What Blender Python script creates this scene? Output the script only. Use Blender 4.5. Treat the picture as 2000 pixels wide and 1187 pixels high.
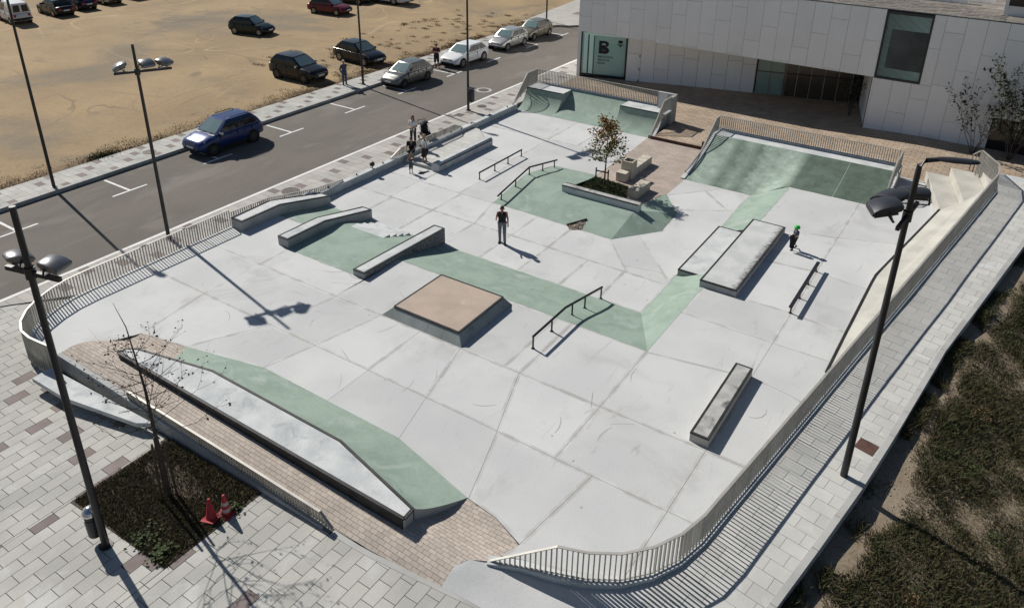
import bpy, bmesh, math, random
import numpy as np
from mathutils import Vector, Matrix

for o in list(bpy.data.objects):
    bpy.data.objects.remove(o)
scene = bpy.context.scene
COL = scene.collection
R = math.radians
random.seed(7)

# ------------------------------------------------------------------ camera
CAM_H, F_PX, PITCH, ROLL, YAW, CX, CY = 15.0, 1519.07, R(24.245), R(.7843), R(33.17), 1000.0, 379.82
_fw = Vector((-math.sin(YAW) * math.cos(PITCH), math.cos(YAW) * math.cos(PITCH), -math.sin(PITCH)))
_rt = Vector((math.cos(YAW), math.sin(YAW), 0))
_up = _rt.cross(_fw)
_r2 = _rt * math.cos(ROLL) + _up * math.sin(ROLL)
_u2 = _up * math.cos(ROLL) - _rt * math.sin(ROLL)
cd = bpy.data.cameras.new('camera')
cam = bpy.data.objects.new('camera', cd)
COL.objects.link(cam)
_m = Matrix((_r2, _u2, -_fw)).transposed().to_4x4()
_m.translation = (0, 0, CAM_H)
cam.matrix_world = _m
cd.sensor_fit = 'HORIZONTAL'
cd.sensor_width = 36
cd.lens = 36 * F_PX / 2000
cd.shift_y = -(593.5 - CY) / 2000
cd.clip_start = .5
cd.clip_end = 600
scene.camera = cam

# ------------------------------------------------------------------ sky, sun, exposure
SUN_AZ, SUN_EL = -12.3, 38.2           # the way the light travels on plan, and the height of the sun
w = bpy.data.worlds.new('World')
scene.world = w
w.use_nodes = True
nt = w.node_tree
bg = nt.nodes['Background']
sky = nt.nodes.new('ShaderNodeTexSky')
sky.sky_type = 'NISHITA'
sky.sun_disc = False
sky.sun_elevation = R(SUN_EL)
sky.sun_rotation = R(270 - SUN_AZ)
sky.air_density = 1.0
sky.dust_density = .6
sky.ozone_density = 1.5
nt.links.new(sky.outputs[0], bg.inputs[0])
bg.inputs[1].default_value = .05
sl = bpy.data.lights.new('sun', 'SUN')
sl.energy = 5.0
sl.angle = R(.53)
sl.color = (1, .955, .885)
sun = bpy.data.objects.new('sun', sl)
COL.objects.link(sun)
_d = Vector((math.cos(R(SUN_AZ)) * math.cos(R(SUN_EL)), math.sin(R(SUN_AZ)) * math.cos(R(SUN_EL)), -math.sin(R(SUN_EL))))
sun.rotation_euler = _d.to_track_quat('-Z', 'Y').to_euler()
sun.location = (-30, 10, 40)
vs = scene.view_settings
vs.view_transform = 'Standard'
vs.look = 'None'
vs.exposure = 0.14
vs.gamma = 1
vs.use_curve_mapping = False

# ------------------------------------------------------------------ helpers
def tag(o, label=None, cat=None, group=None, kind=None):
    if label: o['label'] = label
    if cat: o['category'] = cat
    if group: o['group'] = group
    if kind: o['kind'] = kind
    return o

def link(name, me, mat=None, parent=None, loc=None, rz=0):
    o = bpy.data.objects.new(name, me)
    COL.objects.link(o)
    if mat is not None and me is not None and len(me.materials) == 0:
        for m in (mat if isinstance(mat, (list, tuple)) else [mat]):
            me.materials.append(m)
    if parent is not None: o.parent = parent
    if loc is not None: o.location = loc
    if rz: o.rotation_euler.z = rz
    return o

def thing(name, label, cat, loc=(0, 0, 0), rz=0, group=None):
    o = link(name, None, loc=loc, rz=rz)
    o.empty_display_size = .2
    return tag(o, label, cat, group)

def copy_tree(o, parent=None):
    c = o.copy()
    COL.objects.link(c)
    c.parent = parent
    for ch in o.children:
        copy_tree(ch, c)
    return c

class MB:
    """collects faces for one mesh"""
    def __init__(s):
        s.v, s.f, s.m = [], [], []
    def add(s, vs, fs, mi=0):
        b = len(s.v)
        s.v += [tuple(p) for p in vs]
        s.f += [tuple(b + i for i in q) for q in fs]
        s.m += [mi] * len(fs)
        return s
    def box(s, x0, x1, y0, y1, z0, z1, mi=0):
        return s.add([(x0, y0, z0), (x1, y0, z0), (x1, y1, z0), (x0, y1, z0), (x0, y0, z1), (x1, y0, z1), (x1, y1, z1), (x0, y1, z1)],
                     [(3, 2, 1, 0), (4, 5, 6, 7), (0, 1, 5, 4), (1, 2, 6, 5), (2, 3, 7, 6), (3, 0, 4, 7)], mi)
    def bar(s, a, b, wd, ht, mi=0):
        """a box beam from a to b, wd wide, ht high, centred on the line"""
        a, b = Vector(a), Vector(b)
        d = (b - a).normalized()
        u = d.cross(Vector((0, 0, 1)))
        u = Vector((1, 0, 0)) if u.length < 1e-4 else u.normalized()
        n = u.cross(d)
        vs = [p + u * i * wd / 2 + n * j * ht / 2 for p in (a, b) for i, j in ((-1, -1), (1, -1), (1, 1), (-1, 1))]
        return s.add(vs, [(3, 2, 1, 0), (4, 5, 6, 7), (0, 1, 5, 4), (1, 2, 6, 5), (2, 3, 7, 6), (3, 0, 4, 7)], mi)
    def prism(s, poly, z0, z1, mi=0):
        f0 = z0 if callable(z0) else (lambda x, y: z0)
        f1 = z1 if callable(z1) else (lambda x, y: z1)
        if area(poly) < 0: poly = poly[::-1]
        n = len(poly)
        vs = [(x, y, f0(x, y)) for x, y in poly] + [(x, y, f1(x, y)) for x, y in poly]
        return s.add(vs, [tuple(range(n - 1, -1, -1)), tuple(range(n, 2 * n))] + [(i, (i + 1) % n, n + (i + 1) % n, n + i) for i in range(n)], mi)
    def tube(s, pts, rad, n=8, mi=0, cap=True):
        pts = [Vector(p) for p in pts]
        rs = rad if isinstance(rad, (list, tuple)) else [rad] * len(pts)
        rings = []
        for i, p in enumerate(pts):
            d = (pts[min(i + 1, len(pts) - 1)] - pts[max(i - 1, 0)]).normalized()
            ref = Vector((0, 0, 1)) if abs(d.z) < .9 else Vector((1, 0, 0))
            u = d.cross(ref).normalized()
            w_ = u.cross(d)
            rings.append([p + (u * math.cos(2 * math.pi * k / n) + w_ * math.sin(2 * math.pi * k / n)) * rs[i] for k in range(n)])
        return s.loft(rings, cap, mi)
    def loft(s, rings, cap=True, mi=0):
        n = len(rings[0])
        b = len(s.v)
        for r_ in rings: s.v += [tuple(p) for p in r_]
        for i in range(len(rings) - 1):
            for k in range(n):
                s.f.append((b + i * n + k, b + i * n + (k + 1) % n, b + (i + 1) * n + (k + 1) % n, b + (i + 1) * n + k))
                s.m.append(mi)
        if cap:
            s.f += [tuple(b + k for k in range(n - 1, -1, -1)), tuple(b + (len(rings) - 1) * n + k for k in range(n))]
            s.m += [mi, mi]
        return s
    def grid(s, rows, mi=0):
        """rows of points -> sheet"""
        n = len(rows[0])
        b = len(s.v)
        for r_ in rows: s.v += [tuple(p) for p in r_]
        for i in range(len(rows) - 1):
            for k in range(n - 1):
                s.f.append((b + i * n + k, b + i * n + k + 1, b + (i + 1) * n + k + 1, b + (i + 1) * n + k))
                s.m.append(mi)
        return s
    def lathe(s, prof, c=(0, 0, 0), n=16, mi=0, axis='z'):
        rings = []
        for r_, h in prof:
            ring = []
            for k in range(n):
                a = 2 * math.pi * k / n
                p = (r_ * math.cos(a), r_ * math.sin(a), h)
                if axis == 'y': p = (p[0], h, -p[1])
                if axis == 'x': p = (h, p[0], p[1])
                ring.append((c[0] + p[0], c[1] + p[1], c[2] + p[2]))
            rings.append(ring)
        return s.loft(rings, True, mi)
    def mesh(s, name):
        me = bpy.data.meshes.new(name)
        me.from_pydata(s.v, [], s.f)
        if any(s.m): me.polygons.foreach_set('material_index', s.m)
        me.update()
        return me
    def build(s, name, mat, parent=None, smooth=None, bevel=0, loc=None, rz=0):
        me = s.mesh(name)
        o = link(name, me, mat, parent, loc, rz)
        if smooth is not None:
            me.polygons.foreach_set('use_smooth', [True] * len(me.polygons))
            me.set_sharp_from_angle(angle=R(smooth))
        if bevel:
            b = o.modifiers.new('bevel', 'BEVEL')
            b.width = bevel
            b.segments = 2
            b.limit_method = 'ANGLE'
        return o

def area(p):
    return sum(p[i - 1][0] * p[i][1] - p[i][0] * p[i - 1][1] for i in range(len(p))) / 2

def clip(poly, clipper):
    """Sutherland-Hodgman: poly against a convex ccw clipper"""
    out = list(poly)
    n = len(clipper)
    for i in range(n):
        ax, ay = clipper[i]
        bx, by = clipper[(i + 1) % n]
        src, out = out, []
        if not src: return []
        def side(p): return (bx - ax) * (p[1] - ay) - (by - ay) * (p[0] - ax)
        for j in range(len(src)):
            p, q = src[j - 1], src[j]
            a, b = side(p), side(q)
            if (a >= 0) != (b >= 0):
                t = a / (a - b)
                out.append((p[0] + t * (q[0] - p[0]), p[1] + t * (q[1] - p[1])))
            if b >= 0: out.append(q)
    res = []
    for p in out:
        if not res or (abs(p[0] - res[-1][0]) + abs(p[1] - res[-1][1])) > 1e-5: res.append(p)
    return res

def inside(p, poly):
    c = False
    for i in range(len(poly)):
        (x1, y1), (x2, y2) = poly[i - 1], poly[i]
        if (y1 > p[1]) != (y2 > p[1]) and p[0] < (x2 - x1) * (p[1] - y1) / (y2 - y1) + x1: c = not c
    return c

def split(poly, a, b):
    """cut a simple polygon along the line ab at the two crossings nearest the middle of ab"""
    mx, my = (a[0] + b[0]) / 2, (a[1] + b[1]) / 2
    dx, dy = b[0] - a[0], b[1] - a[1]
    L2 = dx * dx + dy * dy
    cr = []
    n = len(poly)
    for i in range(n):
        p, q = poly[i], poly[(i + 1) % n]
        sp = dx * (p[1] - a[1]) - dy * (p[0] - a[0])
        sq = dx * (q[1] - a[1]) - dy * (q[0] - a[0])
        if (sp >= 0) != (sq >= 0):
            t = sp / (sp - sq)
            x = (p[0] + t * (q[0] - p[0]), p[1] + t * (q[1] - p[1]))
            cr.append((((x[0] - mx) * dx + (x[1] - my) * dy) / L2, i, x))
    lo = [c for c in cr if c[0] < 0]
    hi = [c for c in cr if c[0] >= 0]
    if not lo or not hi: return [poly]
    c1, c2 = max(lo), min(hi)
    if c1[1] > c2[1]: c1, c2 = c2, c1
    i, j = c1[1], c2[1]
    A = [c1[2]] + poly[i + 1:j + 1] + [c2[2]]
    B = [c2[2]] + poly[j + 1:] + poly[:i + 1] + [c1[2]]
    def slim(P): return abs(area(P)) / max(1e-6, sum(math.dist(P[i - 1], P[i]) for i in range(len(P))))
    return [poly] if min(slim(A), slim(B)) < .12 else [A, B]

def inset(poly, d):
    if area(poly) < 0: poly = poly[::-1]
    pts = []
    for p in poly:
        if not pts or math.dist(p, pts[-1]) > 1e-3: pts.append(p)
    if math.dist(pts[0], pts[-1]) < 1e-3: pts.pop()
    n = len(pts)
    out = []
    for i in range(n):
        p0, p, p1 = Vector(pts[i - 1]), Vector(pts[i]), Vector(pts[(i + 1) % n])
        e0, e1 = (p - p0).normalized(), (p1 - p).normalized()
        n0, n1 = Vector((-e0.y, e0.x)), Vector((-e1.y, e1.x))
        b = n0 + n1
        k = max(b.length_squared, .3)
        q = p + b * (2 * d / k)
        out.append((q.x, q.y))
    return out

def in_view(x, y, z, m=40):
    d = Vector((x, y, z - CAM_H))
    q = d.dot(_fw)
    if q <= 0: return False
    u, v = CX + F_PX * d.dot(_r2) / q, CY - F_PX * d.dot(_u2) / q
    return -m < u < 2000 + m and -m < v < 1187 + m

def fbm(x, y, s=1.0):
    return (math.sin(x * 1.7 * s + 1.3 * math.sin(y * 1.1 * s)) + math.sin(y * 2.3 * s + 1.7 * math.sin(x * .9 * s + 2)) +
            .5 * math.sin(x * 5.1 * s + y * 3.7 * s)) / 2.5

def pave(parent, name, region, L, W, zf, mats, pick, origin=(0, 0), ang=0, bond=.5, gap=.008, thick=.03, limit=300, along='x', jitter=.002):
    """running-bond pieces L long and W wide over a region; the nearest 'limit' in view are objects, the rest one stuff mesh"""
    ca, sa = math.cos(ang), math.sin(ang)
    def to(u, v): return (origin[0] + u * ca - v * sa, origin[1] + u * sa + v * ca)
    def fr(x, y): return ((x - origin[0]) * ca + (y - origin[1]) * sa, -(x - origin[0]) * sa + (y - origin[1]) * ca)
    if area(region) < 0: region = region[::-1]
    loc = [fr(*p) for p in region]
    u0, u1 = min(p[0] for p in loc), max(p[0] for p in loc)
    v0, v1 = min(p[1] for p in loc), max(p[1] for p in loc)
    rnd = random.Random(hash(name) % 1000 if False else len(name) * 31 + int(L * 100))
    pieces = []
    for j in range(math.floor(v0 / W), math.ceil(v1 / W) + 1):
        off = bond * L * (j % 2) if bond < 1 else (j * .37 % 1) * L
        for i in range(math.floor((u0 - off) / L) - 1, math.ceil((u1 - off) / L) + 1):
            a0, a1, b0, b1 = off + i * L + gap / 2, off + (i + 1) * L - gap / 2, j * W + gap / 2, (j + 1) * W - gap / 2
            if a1 < u0 or a0 > u1: continue
            c = clip(loc, [(a0, b0), (a1, b0), (a1, b1), (a0, b1)])
            if len(c) < 3 or abs(area(c)) < .04 * L * W: continue
            whole = abs(abs(area(c)) - (a1 - a0) * (b1 - b0)) < 1e-5
            P = [to(*q) for q in c]
            x, y = sum(q[0] for q in P) / len(P), sum(q[1] for q in P) / len(P)
            d = math.hypot(x, y)
            pieces.append((0 if in_view(x, y, zf(x, y)) else 1, d, P, (x, y), pick(i, j, rnd), whole))
    pieces.sort(key=lambda t: (t[0], t[1]))
    rest = {}
    for k, (_, d, P, (x, y), mi, whole) in enumerate(pieces):
        dz = rnd.uniform(-jitter, jitter)
        if k < limit:
            mb = MB().prism([(q[0] - x, q[1] - y) for q in P], lambda a, b: zf(x + a, y + b) + dz - thick, lambda a, b: zf(x + a, y + b) + dz)
            mb.build(name, mats[mi], parent, loc=(x, y, 0))
        else:
            mb = rest.setdefault(0, MB())
            mb.prism(P, lambda a, b: zf(a, b) + dz - thick, lambda a, b: zf(a, b) + dz, mi)
    for mb in rest.values():
        tag(mb.build(name, mats, parent), kind='stuff')
    return len(pieces)

# ------------------------------------------------------------------ materials
MATS = {}
def mat(name, c1, c2=None, scale=.5, rough=.85, spec=.3, metal=0, fine=.08, fscale=45, bump=0, bscale=60, rnd=0, coat=0,
        stain=None, sscale=.35, slo=.52, shi=.72, detail=5, contrast=(.35, .65), alpha=None, trans=0, stretch=None, spots=None, streak=None, sk=(1.2, .25, .25), skn=2.2, slim=(.60, .76)):
    m = bpy.data.materials.new(name)
    m.use_nodes = True
    t = m.node_tree
    N, L = t.nodes, t.links
    b = N['Principled BSDF']
    b.inputs['Roughness'].default_value = rough
    b.inputs['Specular IOR Level'].default_value = spec
    b.inputs['Metallic'].default_value = metal
    if coat:
        b.inputs['Coat Weight'].default_value = coat
        b.inputs['Coat Roughness'].default_value = .05
    if trans: b.inputs['Transmission Weight'].default_value = trans
    geo = N.new('ShaderNodeNewGeometry')
    pos = geo.outputs['Position']
    if stretch:
        vm = N.new('ShaderNodeVectorMath')
        vm.operation = 'MULTIPLY'
        vm.inputs[1].default_value = stretch
        L.new(pos, vm.inputs[0])
        pos = vm.outputs[0]
    def noise(sc, det, rgh=.55, dist=0):
        n = N.new('ShaderNodeTexNoise')
        n.inputs['Scale'].default_value = sc
        n.inputs['Detail'].default_value = det
        n.inputs['Roughness'].default_value = rgh
        n.inputs['Distortion'].default_value = dist
        L.new(pos, n.inputs['Vector'])
        return n.outputs['Fac']
    def rng(v, a, bb, c, d):
        r_ = N.new('ShaderNodeMapRange')
        r_.interpolation_type = 'SMOOTHSTEP'
        for i, x in enumerate((a, bb, c, d)): r_.inputs[1 + i].default_value = x
        L.new(v, r_.inputs[0])
        return r_.outputs[0]
    def mix(f, A, B, mode='MIX'):
        x = N.new('ShaderNodeMix')
        x.data_type = 'RGBA'
        x.blend_type = mode
        for s_, q in ((x.inputs[0], f), (x.inputs[6], A), (x.inputs[7], B)):
            if hasattr(q, 'links'): L.new(q, s_)
            elif isinstance(q, (int, float)): s_.default_value = q
            else: s_.default_value = (*q, 1)
        return x.outputs[2]
    col = c1
    if c2 is not None:
        col = mix(rng(noise(scale, detail), contrast[0], contrast[1], 0, 1), c1, c2)
    if stain is not None:
        col = mix(rng(noise(sscale, 6, .62, .6), slo, shi, 0, 1), col, stain)
    if streak is not None:
        # scuffs and drag marks: noise drawn out along one way, broken up by a second noise
        mp = N.new('ShaderNodeMapping')
        mp.inputs['Rotation'].default_value = (0, 0, .5)
        mp.inputs['Scale'].default_value = sk
        L.new(geo.outputs['Position'], mp.inputs[0])
        n_ = N.new('ShaderNodeTexNoise')
        n_.inputs['Scale'].default_value = skn
        n_.inputs['Detail'].default_value = 8
        n_.inputs['Roughness'].default_value = .7
        n_.inputs['Distortion'].default_value = 1.2
        L.new(mp.outputs[0], n_.inputs['Vector'])
        col = mix(rng(n_.outputs['Fac'], slim[0], slim[1], 0, .8), col, streak)
    if spots is not None:
        vo = N.new('ShaderNodeTexVoronoi')
        vo.inputs['Scale'].default_value = 1.1
        vo.inputs['Randomness'].default_value = 1
        L.new(geo.outputs['Position'], vo.inputs['Vector'])
        col = mix(rng(vo.outputs['Distance'], .05, .025, 0, .7), col, spots)
    def mul(col, v, lo, hi):
        r_ = N.new('ShaderNodeMapRange')
        r_.inputs[3].default_value, r_.inputs[4].default_value = lo, hi
        L.new(v, r_.inputs[0])
        cc = N.new('ShaderNodeCombineColor')
        for i in range(3): L.new(r_.outputs[0], cc.inputs[i])
        return mix(1.0, col, cc.outputs[0], 'MULTIPLY')
    if fine:
        col = mul(col, noise(fscale, 3, .7), 1 - 2 * fine, 1 + 2 * fine)
    if rnd:
        oi = N.new('ShaderNodeObjectInfo')
        a = N.new('ShaderNodeMath')
        a.operation = 'ADD'
        L.new(oi.outputs['Random'], a.inputs[0])
        L.new(geo.outputs['Random Per Island'], a.inputs[1])
        fr_ = N.new('ShaderNodeMath')
        fr_.operation = 'FRACT'
        L.new(a.outputs[0], fr_.inputs[0])
        col = mul(col, fr_.outputs[0], 1 - rnd, 1 + rnd)
    if hasattr(col, 'links'): L.new(col, b.inputs['Base Color'])
    else: b.inputs['Base Color'].default_value = (*col, 1)
    if bump:
        bp = N.new('ShaderNodeBump')
        bp.inputs['Strength'].default_value = bump
        bp.inputs['Distance'].default_value = .02
        L.new(noise(bscale, 4, .6), bp.inputs['Height'])
        L.new(bp.outputs[0], b.inputs['Normal'])
    MATS[name] = m
    return m

M = MATS
mat('concrete_floor', (.53, .535, .53), (.48, .488, .487), scale=.5, rough=.85, fine=.12, fscale=30, stain=(.385, .385, .38), sscale=.4, slo=.53, shi=.8, rnd=.065, spots=(.22, .21, .2), streak=(.33, .33, .325), slim=(.585, .76), bump=.1, bscale=40, detail=9)
mat('concrete_edge', (.52, .525, .52), (.41, .405, .39), scale=1.6, rough=.85, fine=.12, fscale=30, rnd=.065, bump=.1, detail=8, contrast=(.38, .62))
mat('concrete_pale', (.55, .565, .56), (.44, .46, .465), scale=1.3, fine=.1, fscale=20, stain=(.30, .325, .34), sscale=1.6, slo=.5, shi=.78, bump=.08, detail=9)
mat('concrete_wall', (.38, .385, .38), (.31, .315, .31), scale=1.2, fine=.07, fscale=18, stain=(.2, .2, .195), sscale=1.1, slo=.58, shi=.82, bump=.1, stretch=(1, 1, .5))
mat('concrete_cream', (.46, .45, .405), (.39, .38, .34), scale=1.2, fine=.07, fscale=20, stain=(.36, .33, .26), sscale=1.5, slo=.58, shi=.8, bump=.08)
mat('concrete_worn', (.43, .43, .41), (.33, .33, .315), scale=2.5, fine=.1, fscale=18, stain=(.1, .1, .095), sscale=1.6, slo=.5, shi=.72, bump=.15)
mat('joint_dark', (.16, .16, .16))
mat('green_concrete', (.27, .345, .29), (.215, .285, .235), scale=.9, fine=.09, fscale=14, stain=(.325, .385, .34), sscale=.9, slo=.5, shi=.72, rough=.78, bump=.12, detail=10, streak=(.15, .205, .17), sk=(.6, 1.4, 1), skn=2.6, slim=(.56, .76))
mat('green_pale', (.32, .41, .345), (.27, .355, .295), scale=1.1, fine=.09, fscale=16, stain=(.33, .42, .36), sscale=.9, rough=.75, bump=.08)
mat('green_deep', (.095, .135, .108), (.15, .20, .165), scale=1.6, fine=.16, fscale=9, stain=(.06, .09, .07), sscale=1.3, slo=.48, shi=.7, rough=.8, bump=.12, detail=8)
mat('green_mottled', (.23, .29, .245), (.13, .18, .145), scale=.8, fine=.14, fscale=9, stain=(.08, .115, .088), sscale=1.0, slo=.53, shi=.7, rough=.8, bump=.1, detail=8)
mat('steel_edge', (.02, .021, .023), (.04, .04, .04), scale=3, rough=.6, metal=.15, fine=.15)
mat('black_metal', (.018, .019, .022), rough=.42, spec=.5, metal=.2, fine=.05)
mat('pole_paint', (.016, .016, .019), (.026, .025, .028), scale=1.5, rough=.45, spec=.5, fine=.06)
mat('fence_metal', (.40, .385, .35), (.33, .318, .288), scale=2, rough=.5, metal=.2, spec=.5, fine=.08)
mat('lamp_grey', (.19, .195, .205), (.16, .165, .175), scale=3, rough=.33, metal=.75, spec=.5, fine=.04)
mat('lamp_dark', (.045, .047, .055), rough=.4, metal=.4, fine=.04)
mat('lens_glass', (.02, .022, .025), rough=.08, spec=.7, fine=0)
mat('asphalt', (.155, .138, .12), (.125, .112, .098), scale=.25, fine=.22, fscale=28, stain=(.185, .168, .148), sscale=.5, slo=.5, shi=.72, rough=.92, bump=.25, bscale=90, stretch=(1, .45, 1))
mat('road_paint', (.74, .74, .72), (.62, .62, .6), scale=3, fine=.08, fscale=25, stain=(.4, .4, .38), sscale=3, slo=.6, shi=.8)
mat('slab_grey', (.42, .412, .38), (.36, .355, .33), scale=.7, fine=.07, fscale=25, stain=(.46, .46, .44), sscale=1.1, rnd=.08, bump=.08)
mat('slab_brown', (.215, .175, .165), (.175, .145, .135), scale=1.5, fine=.09, fscale=30, rnd=.1, bump=.08)
mat('slab_path', (.50, .495, .465), (.44, .437, .412), scale=1.0, fine=.06, fscale=25, stain=(.53, .54, .53), sscale=1.5, slo=.55, shi=.75, rnd=.06, bump=.08)
mat('slab_walk', (.42, .40, .37), (.36, .345, .32), scale=.8, fine=.07, fscale=25, rnd=.09, bump=.08)
mat('brick_tan', (.47, .41, .355), (.42, .365, .315), scale=1.2, fine=.08, fscale=25, rnd=.1, bump=.1)
mat('brick_terrace', (.37, .29, .215), (.31, .245, .185), scale=.7, fine=.09, fscale=20, rnd=.1, bump=.1, stain=(.42, .345, .265), sscale=.6)
mat('paving_pink', (.40, .335, .29), (.34, .285, .245), scale=.8, fine=.08, fscale=20, rnd=.06, stain=(.29, .245, .21), sscale=1.2, slo=.55, shi=.8)
mat('kerb_stone', (.40, .40, .385), (.33, .33, .32), scale=1.2, fine=.08, rnd=.06)
mat('kerb_white', (.72, .71, .68), (.64, .63, .6), scale=1.5, fine=.05, rnd=.04)
mat('mortar', (.14, .125, .11), fine=.15)
mat('slab_joint', (.10, .098, .092), fine=.15)
mat('funbox_top', (.42, .34, .275), (.36, .295, .24), scale=1.0, fine=.06, fscale=18, stain=(.5, .41, .34), sscale=1.2, slo=.55, shi=.75)
mat('funbox_side', (.30, .32, .315), (.24, .265, .255), scale=1.5, fine=.09, stain=(.15, .16, .155), sscale=2, slo=.52, shi=.75)
mat('wood_stake', (.07, .05, .034), (.10, .072, .048), scale=6, fine=.15)
mat('soil', (.075, .058, .042), (.115, .088, .062), scale=2, fine=.2)
mat('bark', (.055, .043, .035), (.085, .07, .06), scale=9, fine=.2, bump=.3)
mat('cube_stone', (.50, .46, .385), (.44, .40, .335), scale=2, fine=.06, rnd=.06)
mat('panel_white', (.83, .82, .81), (.80, .79, .78), scale=.6, fine=.04, fscale=30, rnd=.035, rough=.6, streak=(.72, .71, .695), sk=(2.2, 2.2, .18), skn=1.5, slim=(.52, .8))
mat('panel_dark_joint', (.06, .06, .065))
mat('frame_black', (.012, .013, .015), rough=.35, spec=.5)
mat('manhole', (.085, .075, .065), (.12, .105, .09), scale=8, fine=.2, rough=.7, metal=.3)
mat('rust_plate', (.075, .038, .03), (.1, .055, .042), scale=4, fine=.15, rough=.8)
mat('gravel_roof', (.215, .195, .17), (.15, .135, .12), scale=2.5, fine=.25, fscale=12, bump=.4, rnd=.16)
mat('stone_clad', (.33, .30, .26), (.2, .18, .15), scale=8, rnd=.3, fine=.15)
mat('pebble', (.27, .24, .20), (.2, .175, .14), scale=2, rnd=.3)
def sand_material():
    m = mat('sand', (.325, .235, .13), (.26, .188, .107), scale=.16, fine=.13, fscale=5, stain=(.19, .155, .108), sscale=.075, slo=.50, shi=.66, rough=.95, bump=.5, bscale=6, detail=8)
    t = m.node_tree
    N, L = t.nodes, t.links
    b = N['Principled BSDF']
    src = b.inputs['Base Color'].links[0].from_socket
    geo = N.new('ShaderNodeNewGeometry')
    # wheel tracks: bands warped by broad noise, in two directions
    nz = N.new('ShaderNodeTexNoise')
    nz.inputs['Scale'].default_value = .045
    nz.inputs['Detail'].default_value = 2
    L.new(geo.outputs['Position'], nz.inputs['Vector'])
    add = N.new('ShaderNodeVectorMath')
    add.operation = 'MULTIPLY_ADD'
    L.new(nz.outputs['Color'], add.inputs[0])
    add.inputs[1].default_value = (14, 14, 0)
    L.new(geo.outputs['Position'], add.inputs[2])
    col = src
    hts = []
    for k, (sc, mulf, det, wdt) in enumerate(((.035, 9, 1.5, .05), (.06, 8, 2, .06), (.05, 14, 2.5, .07), (.11, 5, 3, .09))):
        nn = N.new('ShaderNodeTexNoise')
        nn.inputs['Scale'].default_value, nn.inputs['Detail'].default_value, nn.inputs['Roughness'].default_value, nn.inputs['Distortion'].default_value = sc, det, .35, 1.4
        mp = N.new('ShaderNodeMapping')
        mp.inputs['Location'].default_value = (31 * k, 17 * k, 3 * k)
        L.new(geo.outputs['Position'], mp.inputs[0])
        L.new(mp.outputs[0], nn.inputs['Vector'])
        ml = N.new('ShaderNodeMath'); ml.operation = 'MULTIPLY'; ml.inputs[1].default_value = mulf
        L.new(nn.outputs['Fac'], ml.inputs[0])
        pg = N.new('ShaderNodeMath'); pg.operation = 'PINGPONG'; pg.inputs[1].default_value = .5
        L.new(ml.outputs[0], pg.inputs[0])
        rg = N.new('ShaderNodeMapRange')
        rg.interpolation_type = 'SMOOTHSTEP'
        rg.inputs[1].default_value, rg.inputs[2].default_value, rg.inputs[3].default_value, rg.inputs[4].default_value = wdt, wdt * .2, 0, 1
        L.new(pg.outputs[0], rg.inputs[0])
        n2 = N.new('ShaderNodeTexNoise')
        n2.inputs['Scale'].default_value = .09 + .03 * k
        n2.inputs['Detail'].default_value = 4
        L.new(geo.outputs['Position'], n2.inputs['Vector'])
        r2 = N.new('ShaderNodeMapRange')
        r2.inputs[1].default_value, r2.inputs[2].default_value = .48, .62
        r2.inputs[4].default_value = .55
        L.new(n2.outputs['Fac'], r2.inputs[0])
        mu = N.new('ShaderNodeMath')
        mu.operation = 'MULTIPLY'
        L.new(rg.outputs[0], mu.inputs[0])
        L.new(r2.outputs[0], mu.inputs[1])
        mx = N.new('ShaderNodeMix')
        mx.data_type = 'RGBA'
        L.new(mu.outputs[0], mx.inputs[0])
        L.new(col, mx.inputs[6])
        mx.inputs[7].default_value = ((.17, .125, .075, 1), (.43, .325, .19, 1), (.18, .135, .085, 1), (.15, .118, .082, 1))[k]
        col = mx.outputs[2]
    # darker brown soil along the pavement edge
    sp = N.new('ShaderNodeSeparateXYZ')
    L.new(geo.outputs['Position'], sp.inputs[0])
    n3 = N.new('ShaderNodeTexNoise')
    n3.inputs['Scale'].default_value, n3.inputs['Detail'].default_value, n3.inputs['Roughness'].default_value = .7, 8, .68
    L.new(geo.outputs['Position'], n3.inputs['Vector'])
    a3 = N.new('ShaderNodeMath'); a3.operation = 'MULTIPLY_ADD'; a3.inputs[1].default_value = 3.2
    L.new(n3.outputs['Fac'], a3.inputs[0]); L.new(sp.outputs[0], a3.inputs[2])
    r3 = N.new('ShaderNodeMapRange'); r3.interpolation_type = 'SMOOTHSTEP'
    r3.inputs[1].default_value, r3.inputs[2].default_value, r3.inputs[4].default_value = -37.3, -36.0, .85
    L.new(a3.outputs[0], r3.inputs[0])
    m3 = N.new('ShaderNodeMix'); m3.data_type = 'RGBA'
    m3.inputs[7].default_value = (.125, .082, .047, 1)
    L.new(r3.outputs[0], m3.inputs[0]); L.new(col, m3.inputs[6])
    L.new(m3.outputs[2], b.inputs['Base Color'])
sand_material()
mat('wild_soil', (.19, .15, .105), (.25, .205, .15), scale=.9, fine=.3, fscale=14, stain=(.12, .096, .066), sscale=.5, rough=.95, bump=.6, bscale=14)

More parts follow.
